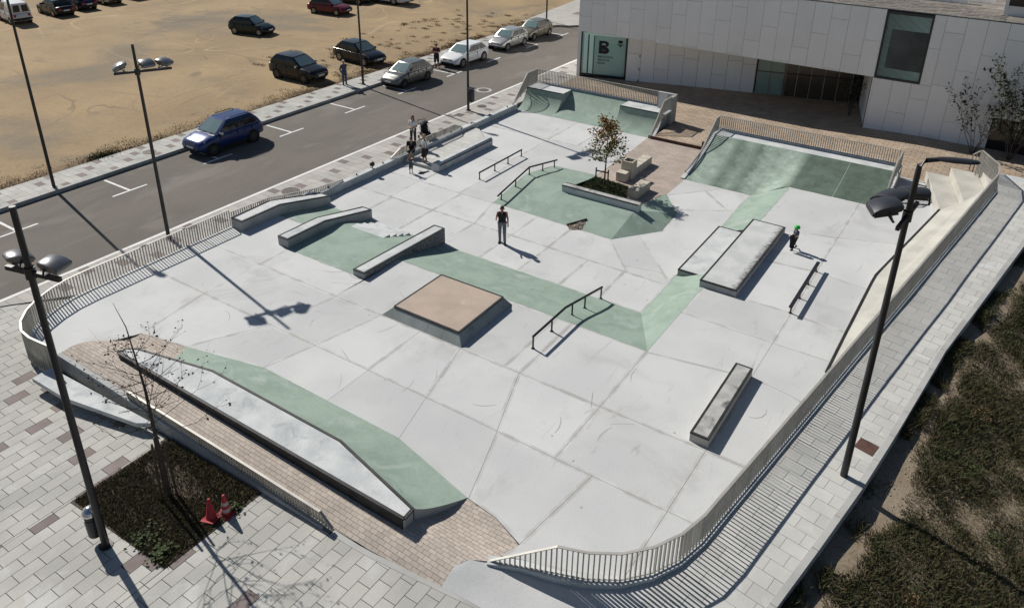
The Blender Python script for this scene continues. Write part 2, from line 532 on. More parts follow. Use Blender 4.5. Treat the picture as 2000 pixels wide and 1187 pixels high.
def blade_material(name, cols):
    m = mat(name, cols[0], rough=.8, spec=.2, fine=0)
    t = m.node_tree
    N, L = t.nodes, t.links
    geo = N.new('ShaderNodeNewGeometry')
    r_ = N.new('ShaderNodeValToRGB')
    r_.color_ramp.elements[0].color = (*cols[0], 1)
    r_.color_ramp.elements[-1].color = (*cols[-1], 1)
    for i, c in enumerate(cols[1:-1]):
        e = r_.color_ramp.elements.new((i + 1) / (len(cols) - 1))
        e.color = (*c, 1)
    L.new(geo.outputs['Random Per Island'], r_.inputs[0])
    L.new(r_.outputs[0], N['Principled BSDF'].inputs['Base Color'])
    return m
blade_material('weed_blade', [(.035, .052, .02), (.05, .065, .025), (.075, .08, .034), (.105, .092, .044), (.07, .054, .034), (.17, .125, .066)])
blade_material('dry_blade', [(.19, .12, .06), (.22, .145, .07), (.13, .088, .05), (.11, .10, .045)])
blade_material('lawn_blade', [(.035, .042, .018), (.06, .058, .026), (.085, .07, .036), (.13, .095, .052)])
blade_material('bed_blade', [(.03, .055, .015), (.05, .075, .025), (.045, .055, .02), (.08, .08, .035)])
blade_material('oak_leaf', [(.06, .09, .022), (.09, .12, .03), (.125, .14, .036), (.10, .115, .03), (.15, .13, .038)])
blade_material('oak_leaf_orange', [(.24, .11, .035), (.3, .15, .045), (.2, .13, .04), (.13, .12, .035)])
blade_material('dry_leaf', [(.045, .03, .02), (.09, .05, .028), (.07, .06, .03)])
blade_material('shrub_leaf', [(.025, .038, .018), (.04, .05, .026), (.065, .07, .045)])
blade_material('broad_leaf', [(.035, .055, .018), (.055, .075, .028), (.028, .045, .016)])

ZU, ZL = .5, -.06

# ------------------------------------------------------------------ ground sheets
def structure(o, label=None): return tag(o, label, kind='structure')
structure(MB().box(-260, 160, -120, 330, -3.2, -2.4).build('ground', M['wild_soil']))
rows = []
xs = [-200 + (200 - 37.62) * i / 90 for i in range(91)]
for j in range(86):
    y = -20 + 190 * j / 85
    rows.append([(x, y, .10 + .05 * fbm(x, y, .25) * min(1, (-37.62 - x) / 4)) for x in xs])
structure(MB().grid(rows).build('dirt_lot', M['sand'], smooth=60))

road = structure(MB().prism([(-35.5, -20), (-27.86, -20), (-27.86, 52), (-27.0, 56), (-20, 58), (30, 58), (30, 66), (-32, 66), (-35.5, 61)], -.3, 0).build('road', M['asphalt']))
# painted marks
for y in (12.87, 17.98, 22.9, 27.83, 32.9, 37.8, 42.92, 47.86, 53.3, 58.4):
    MB().box(-33.16, -33.04, y - .87, y + .87, .004, .006).build('parking_mark', M['road_paint'], road)
    MB().box(-35.2, -33.161, y - .06, y + .06, .004, .006).build('parking_mark', M['road_paint'], road)
def manhole(x, y, z, r_, parent, ring=None):
    if ring: MB().lathe([(ring, z + .002), (ring, z + .006), (ring - .02, z + .008)], (x, y, 0), 24).build('manhole_ring', M['kerb_stone'], parent)
    o = MB().lathe([(r_, z + .004), (r_, z + .012), (r_ - .04, z + .014), (r_ - .05, z + .010)], (x, y, 0), 24).build('manhole_cover', M['manhole'], parent)
    return o
manhole(-29.1, 40.9, 0, .36, road, .55)

# far side: kerb and slab pavement between road and dirt lot
walk_far = structure(MB().prism([(-37.6, -20), (-35.5, -20), (-35.5, 60.2), (-35.2, 60.9), (-34.3, 61.2), (-33.6, 62), (-20, 63.5), (-20, 76), (-40, 76), (-38.5, 66), (-37.6, 60)], -.3, .10).build('sidewalk', M['slab_joint']))
kb = MB()
for k in range(80):
    y = -20 + k * 1.005
    if y > 60: break
    MB().box(-35.66, -35.495, y + .004, y + .996, -.05, .178).build('kerb_stone', M['kerb_stone'], walk_far)
def pick_walk(px, off):
    def f(i, j, rnd):
        # dark slabs in a loose diagonal rhythm
        return 1 if ((j + px * i) % 7 == off % 7 and rnd.random() < .93) else 0
    return f
pave(walk_far, 'paving_slab', [(-37.58, 6), (-35.67, 6), (-35.67, 60.2), (-37.58, 60.2)], .52, .345, lambda x, y: .175, [M['slab_grey'], M['slab_brown']],
     lambda i, j, rnd: 1 if ((j % 7 == 3 and i % 3 == 1) or (j % 7 == 5 and i % 3 == 0) or (j % 7 == 1 and i % 3 == 2 and rnd.random() < .6)) else 0, origin=(-37.58, 17.0), bond=0)
far_corner = structure(MB().prism([(-38.6, 60.4), (-35.6, 60.35), (-35.2, 61.0), (-34.3, 61.3), (-33.6, 62.1), (-20, 63.6), (-20, 74), (-40, 74)], .0, .178).build('pavement', M['slab_walk']))
for x0, y0, x1, y1 in ((-36.6, 66.0, -31.0, 67.2), (-34.2, 63.4, -31, 64.5)):
    MB().box(x0, x1, y0, y1, .18, .184).build('paving_band', M['slab_brown'], far_corner)
manhole(-36.4, 21.2, .175, .33, walk_far)

# near side pavement
walk_near = structure(MB().prism([(-27.86, 8.9), (-25.42, 12), (-25.42, 41.6), (-25.42, 60), (-27.0, 58), (-27.86, 52)], -.3, .12).build('sidewalk', M['slab_joint']))
for k in range(46):
    y = 9.5 + k * 1.0
    MB().box(-27.80, -27.62, y + .003, y + .997, -.05, .156).build('kerb_stone', M['kerb_white'], walk_near)
pave(walk_near, 'paving_slab', [(-27.61, 9.2), (-25.43, 12.1), (-25.43, 57), (-27.61, 57)], .56, .375, lambda x, y: .15, [M['slab_walk'], M['slab_brown']],
     lambda i, j, rnd: 1 if ((j % 6 == 0 and i % 4 == 1) or (j % 6 == 3 and i % 4 == (2 if j % 12 < 6 else 0))) else 0, origin=(-27.61, 9.0), bond=0)
manhole(-26.7, 22.0, .15, .42, walk_near)
manhole(-26.9, 37.6, .15, .30, walk_near)
MB().box(-27.25, -26.75, 35.2, 35.7, .152, .158).build('drain_cover', M['manhole'], walk_near)

# ------------------------------------------------------------------ plaza of grey slabs in front
def z_plaza(x, y):
    if x < -26: return .12
    if x < -21.5: return .12 - .09 * (x + 26) / 4.5
    if x < -10.7: return .03 + .28 * (x + 21.5) / 10.8
    return .305
PL = [(-34, -4), (-2.6, -4), (-2.6, 9.6), (-6.6, 9.35), (-8.6, 8.98), (-10.7, 8.83), (-22.2, 8.75), (-22.9, 8.95), (-24.0, 9.2), (-24.9, 10.3), (-25.2, 12), (-27.86, 8.95), (-29.5, 8.6), (-34, 8)]
plaza = structure(MB().prism(PL, -.5, -.02).build('plaza', M['slab_joint']))
BED = [(-16.75, 6.05), (-13.1, 6.15), (-13.05, 8.8), (-16.8, 8.75)]
def ring_region(outer, hole):
    """outer polygon with a slot cut to a hole"""
    return outer
# the slabs are laid in four strips round the planted square
strips = [[(-34, 3), (-16.76, 3), (-16.80, 8.75), (-22.2, 8.75), (-22.9, 8.95), (-24.0, 9.2), (-24.9, 10.3), (-25.2, 12), (-27.86, 8.95), (-29.5, 8.6), (-34, 8)],
          [(-16.76, 3), (-13.09, 3), (-13.09, 6.14), (-16.76, 6.04)],
          [(-13.09, 3), (-2.6, 3), (-2.6, 9.6), (-6.6, 9.35), (-8.6, 8.98), (-10.7, 8.83), (-13.04, 8.81)]]
def pick_plaza(i, j, rnd):
    return 1 if rnd.random() < .07 else 0
for s_, lim in zip(strips, (190, 40, 70)):
    pave(plaza, 'paving_slab', s_, .585, .36, z_plaza, [M['slab_grey'], M['slab_brown']], pick_plaza, origin=(-15.05, 3.88), ang=R(90), bond=.5, gap=.014, limit=lim)
bed = structure(MB().prism(BED, -.3, lambda x, y: z_plaza(x, y) + .01).build('planting_bed', M['soil']))

# ------------------------------------------------------------------ upper skate floor, cut by its saw joints into slabs
def arc_pts(pts): return pts
FENCE_ARC = [(-25.32, 12.6), (-25.33, 11.6), (-25.28, 10.9), (-25.12, 10.3), (-24.85, 9.7), (-24.45, 9.15), (-23.95, 8.72), (-23.4, 8.47), (-22.85, 8.42), (-22.35, 8.47)]
RFENCE = [(-7.17, 10.18), (-6.43, 10.50), (-5.69, 10.68), (-5.09, 10.90), (-4.46, 11.28), (-3.97, 11.80), (-3.60, 12.45), (-3.38, 13.20), (-3.14, 14.76), (-2.79, 17.0), (-2.45, 19.1), (-1.976, 22.04),
          (-1.513, 24.71), (-.70, 29.39), (.56, 36.55)]
KY = [7.2, 9.6, 12.57, 14.5, 16.98, 19.35, 24.1, 32.1, 38.0, 43.2, 70]
KX = [-2.4, -2.0, -1.46, -1.09, -.65, -.30, .33, 1.885, 3.05, 4.1, 9]
WAVY = [(-22.43, 8.75), (-22.36, 9.0), (-22.12, 9.5), (-21.88, 10.0), (-21.63, 10.5), (-21.39, 11.02)]
def offset_line(pts, d):
    out = []
    for i, p in enumerate(pts):
        a, b = Vector(pts[max(i - 1, 0)]), Vector(pts[min(i + 1, len(pts) - 1)])
        t = (b - a).normalized()
        out.append((p[0] - t.y * d, p[1] + t.x * d))
    return out
arc_in = offset_line(FENCE_ARC, .14)
rf_in = [p for p in offset_line(RFENCE, .13)]
UP = [(-25.18, 19.47)] + arc_in + WAVY + [(-19.57, 11.38), (-16.7, 12.03), (-11.37, 12.0), (-8.6, 11.36), (-7.66, 11.24), (-6.8, 10.92), (-6.98, 10.42)] + rf_in[1:12] + \
     [(-2.52, 22.2), (-2.51, 23.95), (-2.44, 27.43), (-2.41, 28.14), (-1.2, 35.35), (-2.2, 39.35), (-3.42, 39.4), (-3.42, 35.13), (-7.42, 35.13), (-7.5, 19.4), (-17.9, 19.43), (-17.9, 17.62), (-22.2, 17.62), (-22.2, 19.47)]
UP = [p for i, p in enumerate(UP) if i == 0 or math.dist(p, UP[i - 1]) > .01]
def slabs(name, poly, z, cuts, base_label=None, m='concrete_floor', gap=.005, depth=.02):
    base = structure(MB().prism(poly, -.6, z - depth).build(name, M['joint_dark']))
    polys = [poly]
    for a, b in cuts:
        mid = ((a[0] + b[0]) / 2, (a[1] + b[1]) / 2)
        nxt = []
        for P in polys:
            nxt += split(P, a, b) if inside(mid, P) else [P]
        polys = nxt
    for P in polys:
        Q = inset(P, gap)
        E_ = inset(P, gap + .075)
        mb = MB()
        n_ = len(Q)
        mb.add([(x, y, z - depth + .002) for x, y in Q] + [(x, y, z) for x, y in Q], [(i, (i + 1) % n_, n_ + (i + 1) % n_, n_ + i) for i in range(n_)])
        ok_ = len(E_) == n_ and all(inside(e, Q) for e in E_) and area(E_) > .5 * abs(area(Q)) and all((Vector(E_[(i + 1) % n_]) - Vector(E_[i])).dot(Vector(Q[(i + 1) % n_]) - Vector(Q[i])) > 0 for i in range(n_))
        if ok_:
            mb.add([(x, y, z) for x, y in Q] + [(x, y, z) for x, y in E_], [(i, (i + 1) % n_, n_ + (i + 1) % n_, n_ + i) for i in range(n_)], 1)
            mb.add([(x, y, z) for x, y in E_], [tuple(range(n_))])
        else:
            mb.add([(x, y, z) for x, y in Q], [tuple(range(n_))])
        mb.build('concrete_slab', [M[m], M['concrete_edge']], base)
    return base
cuts_u = [((-25, 13.71), (-20, 13.71)), ((-20, 13.71), (-15, 13.71)), ((-15, 13.71), (-10, 13.7)), ((-9.3, 13.7), (-3.5, 13.66)),
          ((-25, 16.18), (-18, 16.18)), ((-18, 16.18), (-16, 16.18)), ((-12.5, 16.19), (-10, 16.19)), ((-10, 16.2), (-7.6, 16.18)), ((-7.4, 16.2), (-5, 16.2)), ((-4.3, 16.2), (-3.3, 16.0)),
          ((-21.39, 11.02), (-21.8, 13.7)), ((-21.8, 13.75), (-21.84, 16.1)), ((-21.84, 16.3), (-21.9, 17.6)),
          ((-19.56, 11.4), (-18.4, 13.6)), ((-18.4, 13.8), (-17.86, 16.1)), ((-17.84, 16.3), (-17.8, 17.4)),
          ((-16.7, 12.1), (-16.32, 13.6)), ((-16.3, 13.8), (-15.8, 16.1)), ((-14.05, 12.1), (-14.06, 13.6)), ((-14.06, 13.8), (-14.09, 16.1)),
          ((-11.37, 12.1), (-11.78, 13.6)), ((-11.82, 13.8), (-12.42, 16.1)), ((-8.58, 11.4), (-9.3, 13.6)), ((-9.36, 13.75), (-10.2, 16.1)),
          ((-10.78, 16.3), (-10.78, 19.3)), ((-10.22, 16.3), (-10.22, 19.3)), ((-7.52, 13.75), (-7.5, 16.1)), ((-7.5, 16.3), (-7.5, 19.3)),
          ((-6.8, 10.95), (-6.45, 13.6)), ((-4.42, 12.5), (-4.4, 13.6)), ((-4.4, 13.75), (-4.38, 16.1)), ((-4.37, 16.3), (-4.36, 19.8)),
          ((-7.45, 19.36), (-4.4, 19.93)), ((-4.3, 19.95), (-2.5, 19.6)), ((-4.37, 20.1), (-4.38, 22.0)), ((-7.4, 22.1), (-4.5, 22.08)), ((-4.3, 22.08), (-2.6, 22.08)),
          ((-4.39, 22.2), (-4.4, 24.1)), ((-7.4, 24.15), (-4.5, 24.2)), ((-4.3, 24.15), (-2.6, 24.05)), ((-4.4, 24.4), (-4.4, 27.5)), ((-7.4, 27.3), (-4.5, 27.58)), ((-4.3, 27.6), (-2.6, 27.4)),
          ((-4.4, 27.8), (-4.41, 31.0)), ((-7.4, 30.2), (-4.5, 30.95)), ((-4.3, 31.0), (-2.0, 31.9)), ((-4.41, 31.3), (-4.4, 35.0))]
floor_up = slabs('skatepark_floor', UP, ZU, cuts_u)

def scuff(parent, z, pts, w_=.016):
    P = [Vector((x, y, z + .0025)) for x, y in pts]
    rows = []
    for i, p in enumerate(P):
        t_ = (P[min(i + 1, len(P) - 1)] - P[max(i - 1, 0)]).normalized()
        n_ = Vector((-t_.y, t_.x, 0)) * w_ * (.3 + .7 * math.sin(math.pi * (i + .3) / (len(P) - .4)))
        rows.append([p - n_, p + n_])
    MB().grid(rows).build('scuff_mark', M['scuff'], parent)
mat('scuff', (.27, .27, .27), (.36, .36, .36), scale=4, fine=.1)
rs_ = random.Random(77)
for k in range(26):
    x, y, a = rs_.uniform(-20, -5), rs_.uniform(12.6, 18.5), rs_.uniform(0, 6.28)
    if -16 < x < -12 and y > 15.6 or -5.6 < x: continue
    c = rs_.uniform(-.9, .9)
    pts = []
    for q in range(9):
        pts.append((x, y))
        x += .09 * math.cos(a) * rs_.uniform(.8, 1.2)
        y += .09 * math.sin(a)
        a += c * .18
    scuff(floor_up, ZU, pts, rs_.uniform(.006, .013))
scuff(floor_up, ZU, [(-3.55, 18.75), (-3.5, 18.55), (-3.55, 18.35), (-3.68, 18.2), (-3.85, 18.15)], .014)
LOW = [(-25.12, 22.12), (-8.92, 22.1), (-8.98, 34.43), (-12.3, 34.43), (-12.3, 32.2), (-11.07, 30.53), (-10.92, 28.5), (-12.35, 26.57), (-18.52, 26.74), (-18.52, 32.28), (-16.12, 32.33), (-16.15, 38.95), (-25.12, 38.95)]
cuts_l = [((-25, 24.53), (-9, 24.42)), ((-25, 26.72), (-18.6, 26.72)), ((-22.7, 22.2), (-22.7, 24.4)), ((-20.27, 22.2), (-20.27, 24.4)), ((-17.97, 22.2), (-17.95, 24.4)), ((-16.0, 22.2), (-16.02, 24.4)),
          ((-14.18, 22.2), (-14.18, 24.4)), ((-12.3, 22.2), (-12.3, 24.4)), ((-10.66, 22.3), (-10.7, 24.35)), ((-22.85, 24.6), (-22.9, 26.6)), ((-20.28, 24.6), (-20.28, 26.6)), ((-17.95, 24.6), (-18.45, 26.6)),
          ((-16.02, 24.6), (-16.05, 26.5)), ((-14.18, 24.6), (-14.22, 26.4)), ((-12.33, 26.5), (-10.72, 24.6)), ((-11.5, 27.5), (-9.6, 25.35)), ((-10.7, 24.9), (-8.95, 25.28)),
          ((-25, 31.0), (-18.7, 31.0)), ((-25, 35.45), (-16.2, 35.45)), ((-20.7, 31.1), (-20.7, 35.4)), ((-18.95, 35.5), (-18.95, 38.9)), ((-20.8, 35.5), (-20.8, 38.9)), ((-22.8, 26.8), (-22.8, 30.9)), ((-20.4, 26.8), (-20.4, 30.9)),
          ((-11.2, 30.85), (-9.0, 32.3)), ((-12.2, 32.25), (-10.92, 33.7)), ((-10.9, 33.7), (-10.9, 34.4)), ((-10.85, 33.6), (-9.5, 32.3))]
floor_low = slabs('skatepark_floor', LOW, ZL, cuts_l)

# ------------------------------------------------------------------ green banks between the two levels
banks = structure(link('bank', None))
def sheet(name, pts_rows, m, parent, smooth=50):
    return MB().grid(pts_rows).build(name, M[m], parent, smooth=smooth)
def lin(a, b, n): return [tuple(a[k] + (b[k] - a[k]) * i / n for k in range(len(a))) for i in range(n + 1)]
EPS = .004
def bank_quad(name, t0, t1, b1, b0, m, n=6):
    """top edge t0-t1, bottom edge b0-b1, eased at foot and crest"""
    rows = []
    for i in range(n + 1):
        s = i / n
        e = s * s * (3 - 2 * s) * .35 + s * .65
        rows.append([(t0[0] + (b0[0] - t0[0]) * s, t0[1] + (b0[1] - t0[1]) * s, t0[2] + (b0[2] - t0[2]) * e + EPS),
                     (t1[0] + (b1[0] - t1[0]) * s, t1[1] + (b1[1] - t1[1]) * s, t1[2] + (b1[2] - t1[2]) * e + EPS)])
    return MB().grid(rows).build(name, M[m], banks, smooth=50)
bank_quad('bank_slab', (-25.18, 19.47, ZU), (-22.2, 19.47, ZU), (-22.2, 22.13, ZL), (-25.18, 22.13, ZL), 'green_concrete')
MB().prism([(-22.2, 17.625), (-17.9, 17.625), (-17.9, 20.43), (-22.2, 20.43)], -.5, ZU + .002).build('bank_slab', M['green_concrete'], banks)
bank_quad('bank_slab', (-22.2, 20.42, ZU), (-21.3, 20.42, ZU), (-21.3, 22.13, ZL), (-22.2, 22.13, ZL), 'green_concrete')
bank_quad('bank_slab', (-19.5, 20.42, ZU), (-17.9, 20.42, ZU), (-17.9, 22.13, ZL), (-19.5, 22.13, ZL), 'green_concrete')
bank_quad('bank_slab', (-17.9, 19.43, ZU), (-13.2, 19.42, ZU), (-13.2, 22.12, ZL), (-17.9, 22.12, ZL), 'green_concrete')
bank_quad('bank_slab', (-13.2, 19.42, ZU), (-7.5, 19.38, ZU), (-8.92, 22.1, ZL), (-13.2, 22.12, ZL), 'green_concrete')
bank_quad('bank_slab', (-7.5, 19.38, ZU), (-7.47, 25.25, ZU), (-8.93, 25.25, ZL), (-8.92, 22.1, ZL), 'green_concrete')
bank_quad('bank_slab', (-7.45, 29.75, ZU), (-7.42, 35.13, ZU), (-8.98, 34.43, ZL), (-8.95, 29.75, ZL), 'green_concrete')
for y in (25.249, 29.751):
    MB().add([(-7.46, y, -.3), (-8.94, y, -.3), (-8.94, y, ZL), (-8.2, y, .21), (-7.46, y, ZU)], [(0, 1, 2, 3, 4)]).build('bank_end', M['concrete_wall'], banks)
st = MB()
for k in range(4):
    st = MB().box(-21.3, -19.5, 20.42 + .4 * k, 20.42 + .4 * (k + 1), -.5, ZU - .14 * (k + .0) - (.0 if k else .003))
    st.build('step', M['concrete_pale'], banks)
# ------------------------------------------------------------------ skate obstacles
def ledge(name, label, prof, x0, x1, m_top='concrete_pale', m_side='concrete_wall', edge=.075, cat='ledge', group=None, side_mat=None, z_foot=-.3):
    """a concrete ledge along Y: prof = [(y, ztop)], with steel along the upper edges"""
    t = thing(name, label, cat, ((x0 + x1) / 2, prof[0][0], prof[0][1]), group=group)
    ox, oy, oz = t.location
    body = MB()
    n = len(prof)
    vs = []
    for y, z in prof: vs += [(x0, y, z_foot), (x1, y, z_foot), (x1, y, z - .03), (x0, y, z - .03)]
    fs, mi = [], []
    fs += [(0, 1, 2, 3), tuple(4 * (n - 1) + k for k in (3, 2, 1, 0))]
    for i in range(n - 1):
        a, b = 4 * i, 4 * i + 4
        fs += [(a + 1, b + 1, b + 2, a + 2), (b, a, a + 3, b + 3), (a + 3, a + 2, b + 2, b + 3)]
    body.add([(x - ox, y - oy, z - oz) for x, y, z in vs], fs)
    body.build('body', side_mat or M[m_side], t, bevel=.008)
    top = MB()
    top.grid([[(x0 + edge - ox, y - oy, z - oz), (x1 - edge - ox, y - oy, z - oz)] for y, z in [(prof[0][0] + edge, prof[0][1])] + prof[1:-1] + [(prof[-1][0] - edge, prof[-1][1])]])
    top.build('top', M[m_top], t)
    for xa, xb in ((x0 - .004, x0 + edge), (x1 - edge, x1 + .004)):
        e = MB()
        for i in range(n - 1):
            (ya, za), (yb, zb) = prof[i], prof[i + 1]
            e.add([(x - ox, y - oy, z - oz) for x, y, z in ((xa, ya, za - .045), (xb, ya, za - .045), (xb, yb, zb - .045), (xa, yb, zb - .045), (xa, ya, za + .004), (xb, ya, za + .004), (xb, yb, zb + .004), (xa, yb, zb + .004))],
                  [(3, 2, 1, 0), (4, 5, 6, 7), (0, 1, 5, 4), (1, 2, 6, 5), (2, 3, 7, 6), (3, 0, 4, 7)])
        e.build('steel_edge', M['steel_edge'], t)
    for (y, z), s in ((prof[0], 1), (prof[-1], -1)):
        MB().box(x0 + edge - ox, x1 - edge - ox, min(y - .004 * s, y + edge * s) - oy, max(y - .004 * s, y + edge * s) - oy, z - .045 - oz, z + .004 - oz).build('steel_edge', M['steel_edge'], t)
    return t

ledge('hubba_ledge', 'wide kinked concrete ledge running down beside the road fence', [(17.6, .95), (19.6, .95), (22.42, .31)], -25.22, -24.55)
ledge('hubba_ledge', 'narrow kinked concrete ledge left of the small stairs', [(17.66, .89), (19.67, .88), (22.38, .34)], -22.5, -21.95)

def graffiti():
    m = mat('graffiti', (.03, .03, .032), rough=.7, fine=0)
    t = m.node_tree
    N, L = t.nodes, t.links
    b = N['Principled BSDF']
    geo = N.new('ShaderNodeNewGeometry')
    mp = N.new('ShaderNodeMapping')
    mp.inputs['Scale'].default_value = (1, 1.4, 2.0)
    L.new(geo.outputs['Position'], mp.inputs[0])
    nz = N.new('ShaderNodeTexNoise')
    nz.inputs['Scale'].default_value = 4.2
    nz.inputs['Detail'].default_value = 1.5
    nz.inputs['Distortion'].default_value = 2.2
    L.new(mp.outputs[0], nz.inputs['Vector'])
    # thin pale contour lines of the warped noise read as spray scribbles
    ml = N.new('ShaderNodeMath'); ml.operation = 'MULTIPLY'; ml.inputs[1].default_value = 9
    L.new(nz.outputs['Fac'], ml.inputs[0])
    fr = N.new('ShaderNodeMath'); fr.operation = 'PINGPONG'; fr.inputs[1].default_value = .5
    L.new(ml.outputs[0], fr.inputs[0])
    rg = N.new('ShaderNodeMapRange')
    rg.inputs[1].default_value, rg.inputs[2].default_value = .14, .06
    rg.inputs[3].default_value, rg.inputs[4].default_value = 0, 1
    L.new(fr.outputs[0], rg.inputs[0])
    mx = N.new('ShaderNodeMix'); mx.data_type = 'RGBA'
    mx.inputs[6].default_value = (.018, .018, .02, 1)
    mx.inputs[7].default_value = (.8, .8, .8, 1)
    L.new(rg.outputs[0], mx.inputs[0])
    L.new(mx.outputs[2], b.inputs['Base Color'])
    return m
graffiti()
l3 = ledge('graffiti_ledge', 'concrete ledge with black and white scribbled side right of the small stairs', [(17.6, .75), (22.34, .62)], -18.42, -17.87)
MB().add([(.284, .12, -1.0), (.284, 4.73, -1.0), (.284, 4.73, -.20), (.284, .12, -.07), (.276, .12, -1.0), (.276, 4.73, -1.0), (.276, 4.73, -.2), (.276, .12, -.07)], [(0, 1, 2, 3), (5, 4, 7, 6), (3, 2, 6, 7), (1, 5, 6, 2), (0, 3, 7, 4)]).build('painted_side', M['graffiti'], l3)

ledge('grind_box', 'low wide concrete box on the lower floor beside the stained long box', [(25.25, .26), (29.75, .26)], -8.88, -7.64, m_side='funbox_side', edge=.065, cat='grind box')
b2 = ledge('grind_box', 'long wide concrete box with black stained edge, crossing onto the upper floor', [(24.12, .765), (30.2, .765)], -7.62, -6.26, m_side='concrete_wall', edge=.065, cat='grind box')
def stained_top():
    m = mat('stained_top', (.53, .54, .53), (.44, .455, .45), scale=1.3, fine=.08, fscale=20)
    t = m.node_tree
    N, L = t.nodes, t.links
    b = N['Principled BSDF']
    src = b.inputs['Base Color'].links[0].from_socket
    tc = N.new('ShaderNodeTexCoord')
    sp = N.new('ShaderNodeSeparateXYZ')
    L.new(tc.outputs['Object'], sp.inputs[0])
    nz = N.new('ShaderNodeTexNoise'); nz.inputs['Scale'].default_value = 5; nz.inputs['Detail'].default_value = 7; nz.inputs['Roughness'].default_value = .7
    L.new(tc.outputs['Object'], nz.inputs['Vector'])
    ad = N.new('ShaderNodeMath'); ad.operation = 'MULTIPLY_ADD'; ad.inputs[1].default_value = .75
    L.new(nz.outputs['Fac'], ad.inputs[0]); L.new(sp.outputs[0], ad.inputs[2])
    rg = N.new('ShaderNodeMapRange'); rg.interpolation_type = 'SMOOTHSTEP'
    rg.inputs[1].default_value, rg.inputs[2].default_value, rg.inputs[4].default_value = .72, 1.12, .95
    L.new(ad.outputs[0], rg.inputs[0])
    mx = N.new('ShaderNodeMix'); mx.data_type = 'RGBA'
    mx.inputs[7].default_value = (.02, .018, .015, 1)
    L.new(rg.outputs[0], mx.inputs[0]); L.new(src, mx.inputs[6]); L.new(mx.outputs[2], b.inputs['Base Color'])
stained_top()
for c in b2.children:
    if c.name.startswith('top'): c.data.materials[0] = M['stained_top']
# wax-blackened strips on the long narrow ledge
ledge('grind_ledge', 'narrow worn concrete ledge with blackened steel edges near the curved fence', [(16.31, .785), (20.0, .785)], -4.89, -4.37, m_top='concrete_worn', m_side='concrete_cream', edge=.06)

# truncated pyramid with a tan top
t = thing('funbox', 'low square pyramid box with tan top and grey sloping sides', 'funbox', (-14.05, 17.7, ZU))
bx = [(-1.72, -1.49), (1.63, -1.49), (1.55, 1.53), (-1.62, 1.53)]
tp = [(-1.34, -1.25), (1.35, -1.25), (1.32, 1.30), (-1.34, 1.28)]
for i in range(4):
    a, b, c, d = bx[i], bx[(i + 1) % 4], tp[(i + 1) % 4], tp[i]
    MB().add([(*a, 0), (*b, 0), (*c, .34), (*d, .34)], [(0, 1, 2, 3)]).build('side_slab', M['funbox_side'], t)
MB().prism(inset(tp, .04), .2, .355).build('top_slab', M['funbox_top'], t)
for i in range(4):
    a, b = tp[i], tp[(i + 1) % 4]
    MB().bar((*a, .335), (*b, .335), .06, .05).build('steel_edge', M['steel_edge'], t)

def rail(name, label, pts, posts, r_=.042, square=False, group=None, cat='grind rail'):
    """pts: rail line; posts: (x, y, z_top, z_base)"""
    t = thing(name, label, cat, (pts[0][0], pts[0][1], posts[0][3]), group=group)
    o = Vector(t.location)
    mb = MB()
    L = [Vector(p) - o for p in pts]
    if square:
        for a, b in zip(L[:-1], L[1:]): mb.bar(a, b, .12, .05)
        mb.build('rail_bar', M['black_metal'], t)
    else:
        mb.tube(L, r_, 10).build('rail_bar', M['black_metal'], t, smooth=40)
    for x, y, zt, zb in posts:
        MB().tube([Vector((x, y, zb)) - o, Vector((x, y, zt)) - o], .03, 8).build('post', M['black_metal'], t, smooth=40)
        MB().lathe([(.06, 0), (.06, .012), (.024, .014)], Vector((x, y, zb)) - o, 10).build('base_plate', M['black_metal'], t)
    return t
rail('grind_rail', 'black kinked rail running down the front green bank', [(-10.55, 17.46, .95), (-10.55, 19.5, .95), (-10.55, 22.2, .40)],
     [(-10.55, 17.47, .95, ZU), (-10.55, 18.62, .95, ZU), (-10.55, 19.98, .86, .39), (-10.55, 20.9, .67, .19), (-10.55, 22.15, .41, ZL)])
rail('grind_rail', 'low straight black rail on the pale floor by the long bench', [(-20.6, 28.55, .30), (-20.6, 32.4, .30)], [(-20.6, y, .30, ZL) for y in (28.58, 29.9, 31.1, 32.37)])
rail('grind_rail', 'black rail rising and falling over the green hip near the tree', [(-18.3, 26.8, .29), (-18.3, 27.1, .36), (-18.3, 29.5, .82), (-18.3, 32.15, .33)],
     [(-18.3, 27.1, .36, .0), (-18.3, 28.3, .58, .21), (-18.3, 29.5, .82, .43), (-18.3, 30.75, .59, .21), (-18.3, 31.9, .37, -.02)])
rail('grind_rail', 'flat wide black bar on four short posts right of the stained box', [(-4.38, 24.05, .80), (-4.38, 27.85, .80)], [(-4.38, y, .80, ZU) for y in (24.2, 25.35, 26.5, 27.65)], square=True)

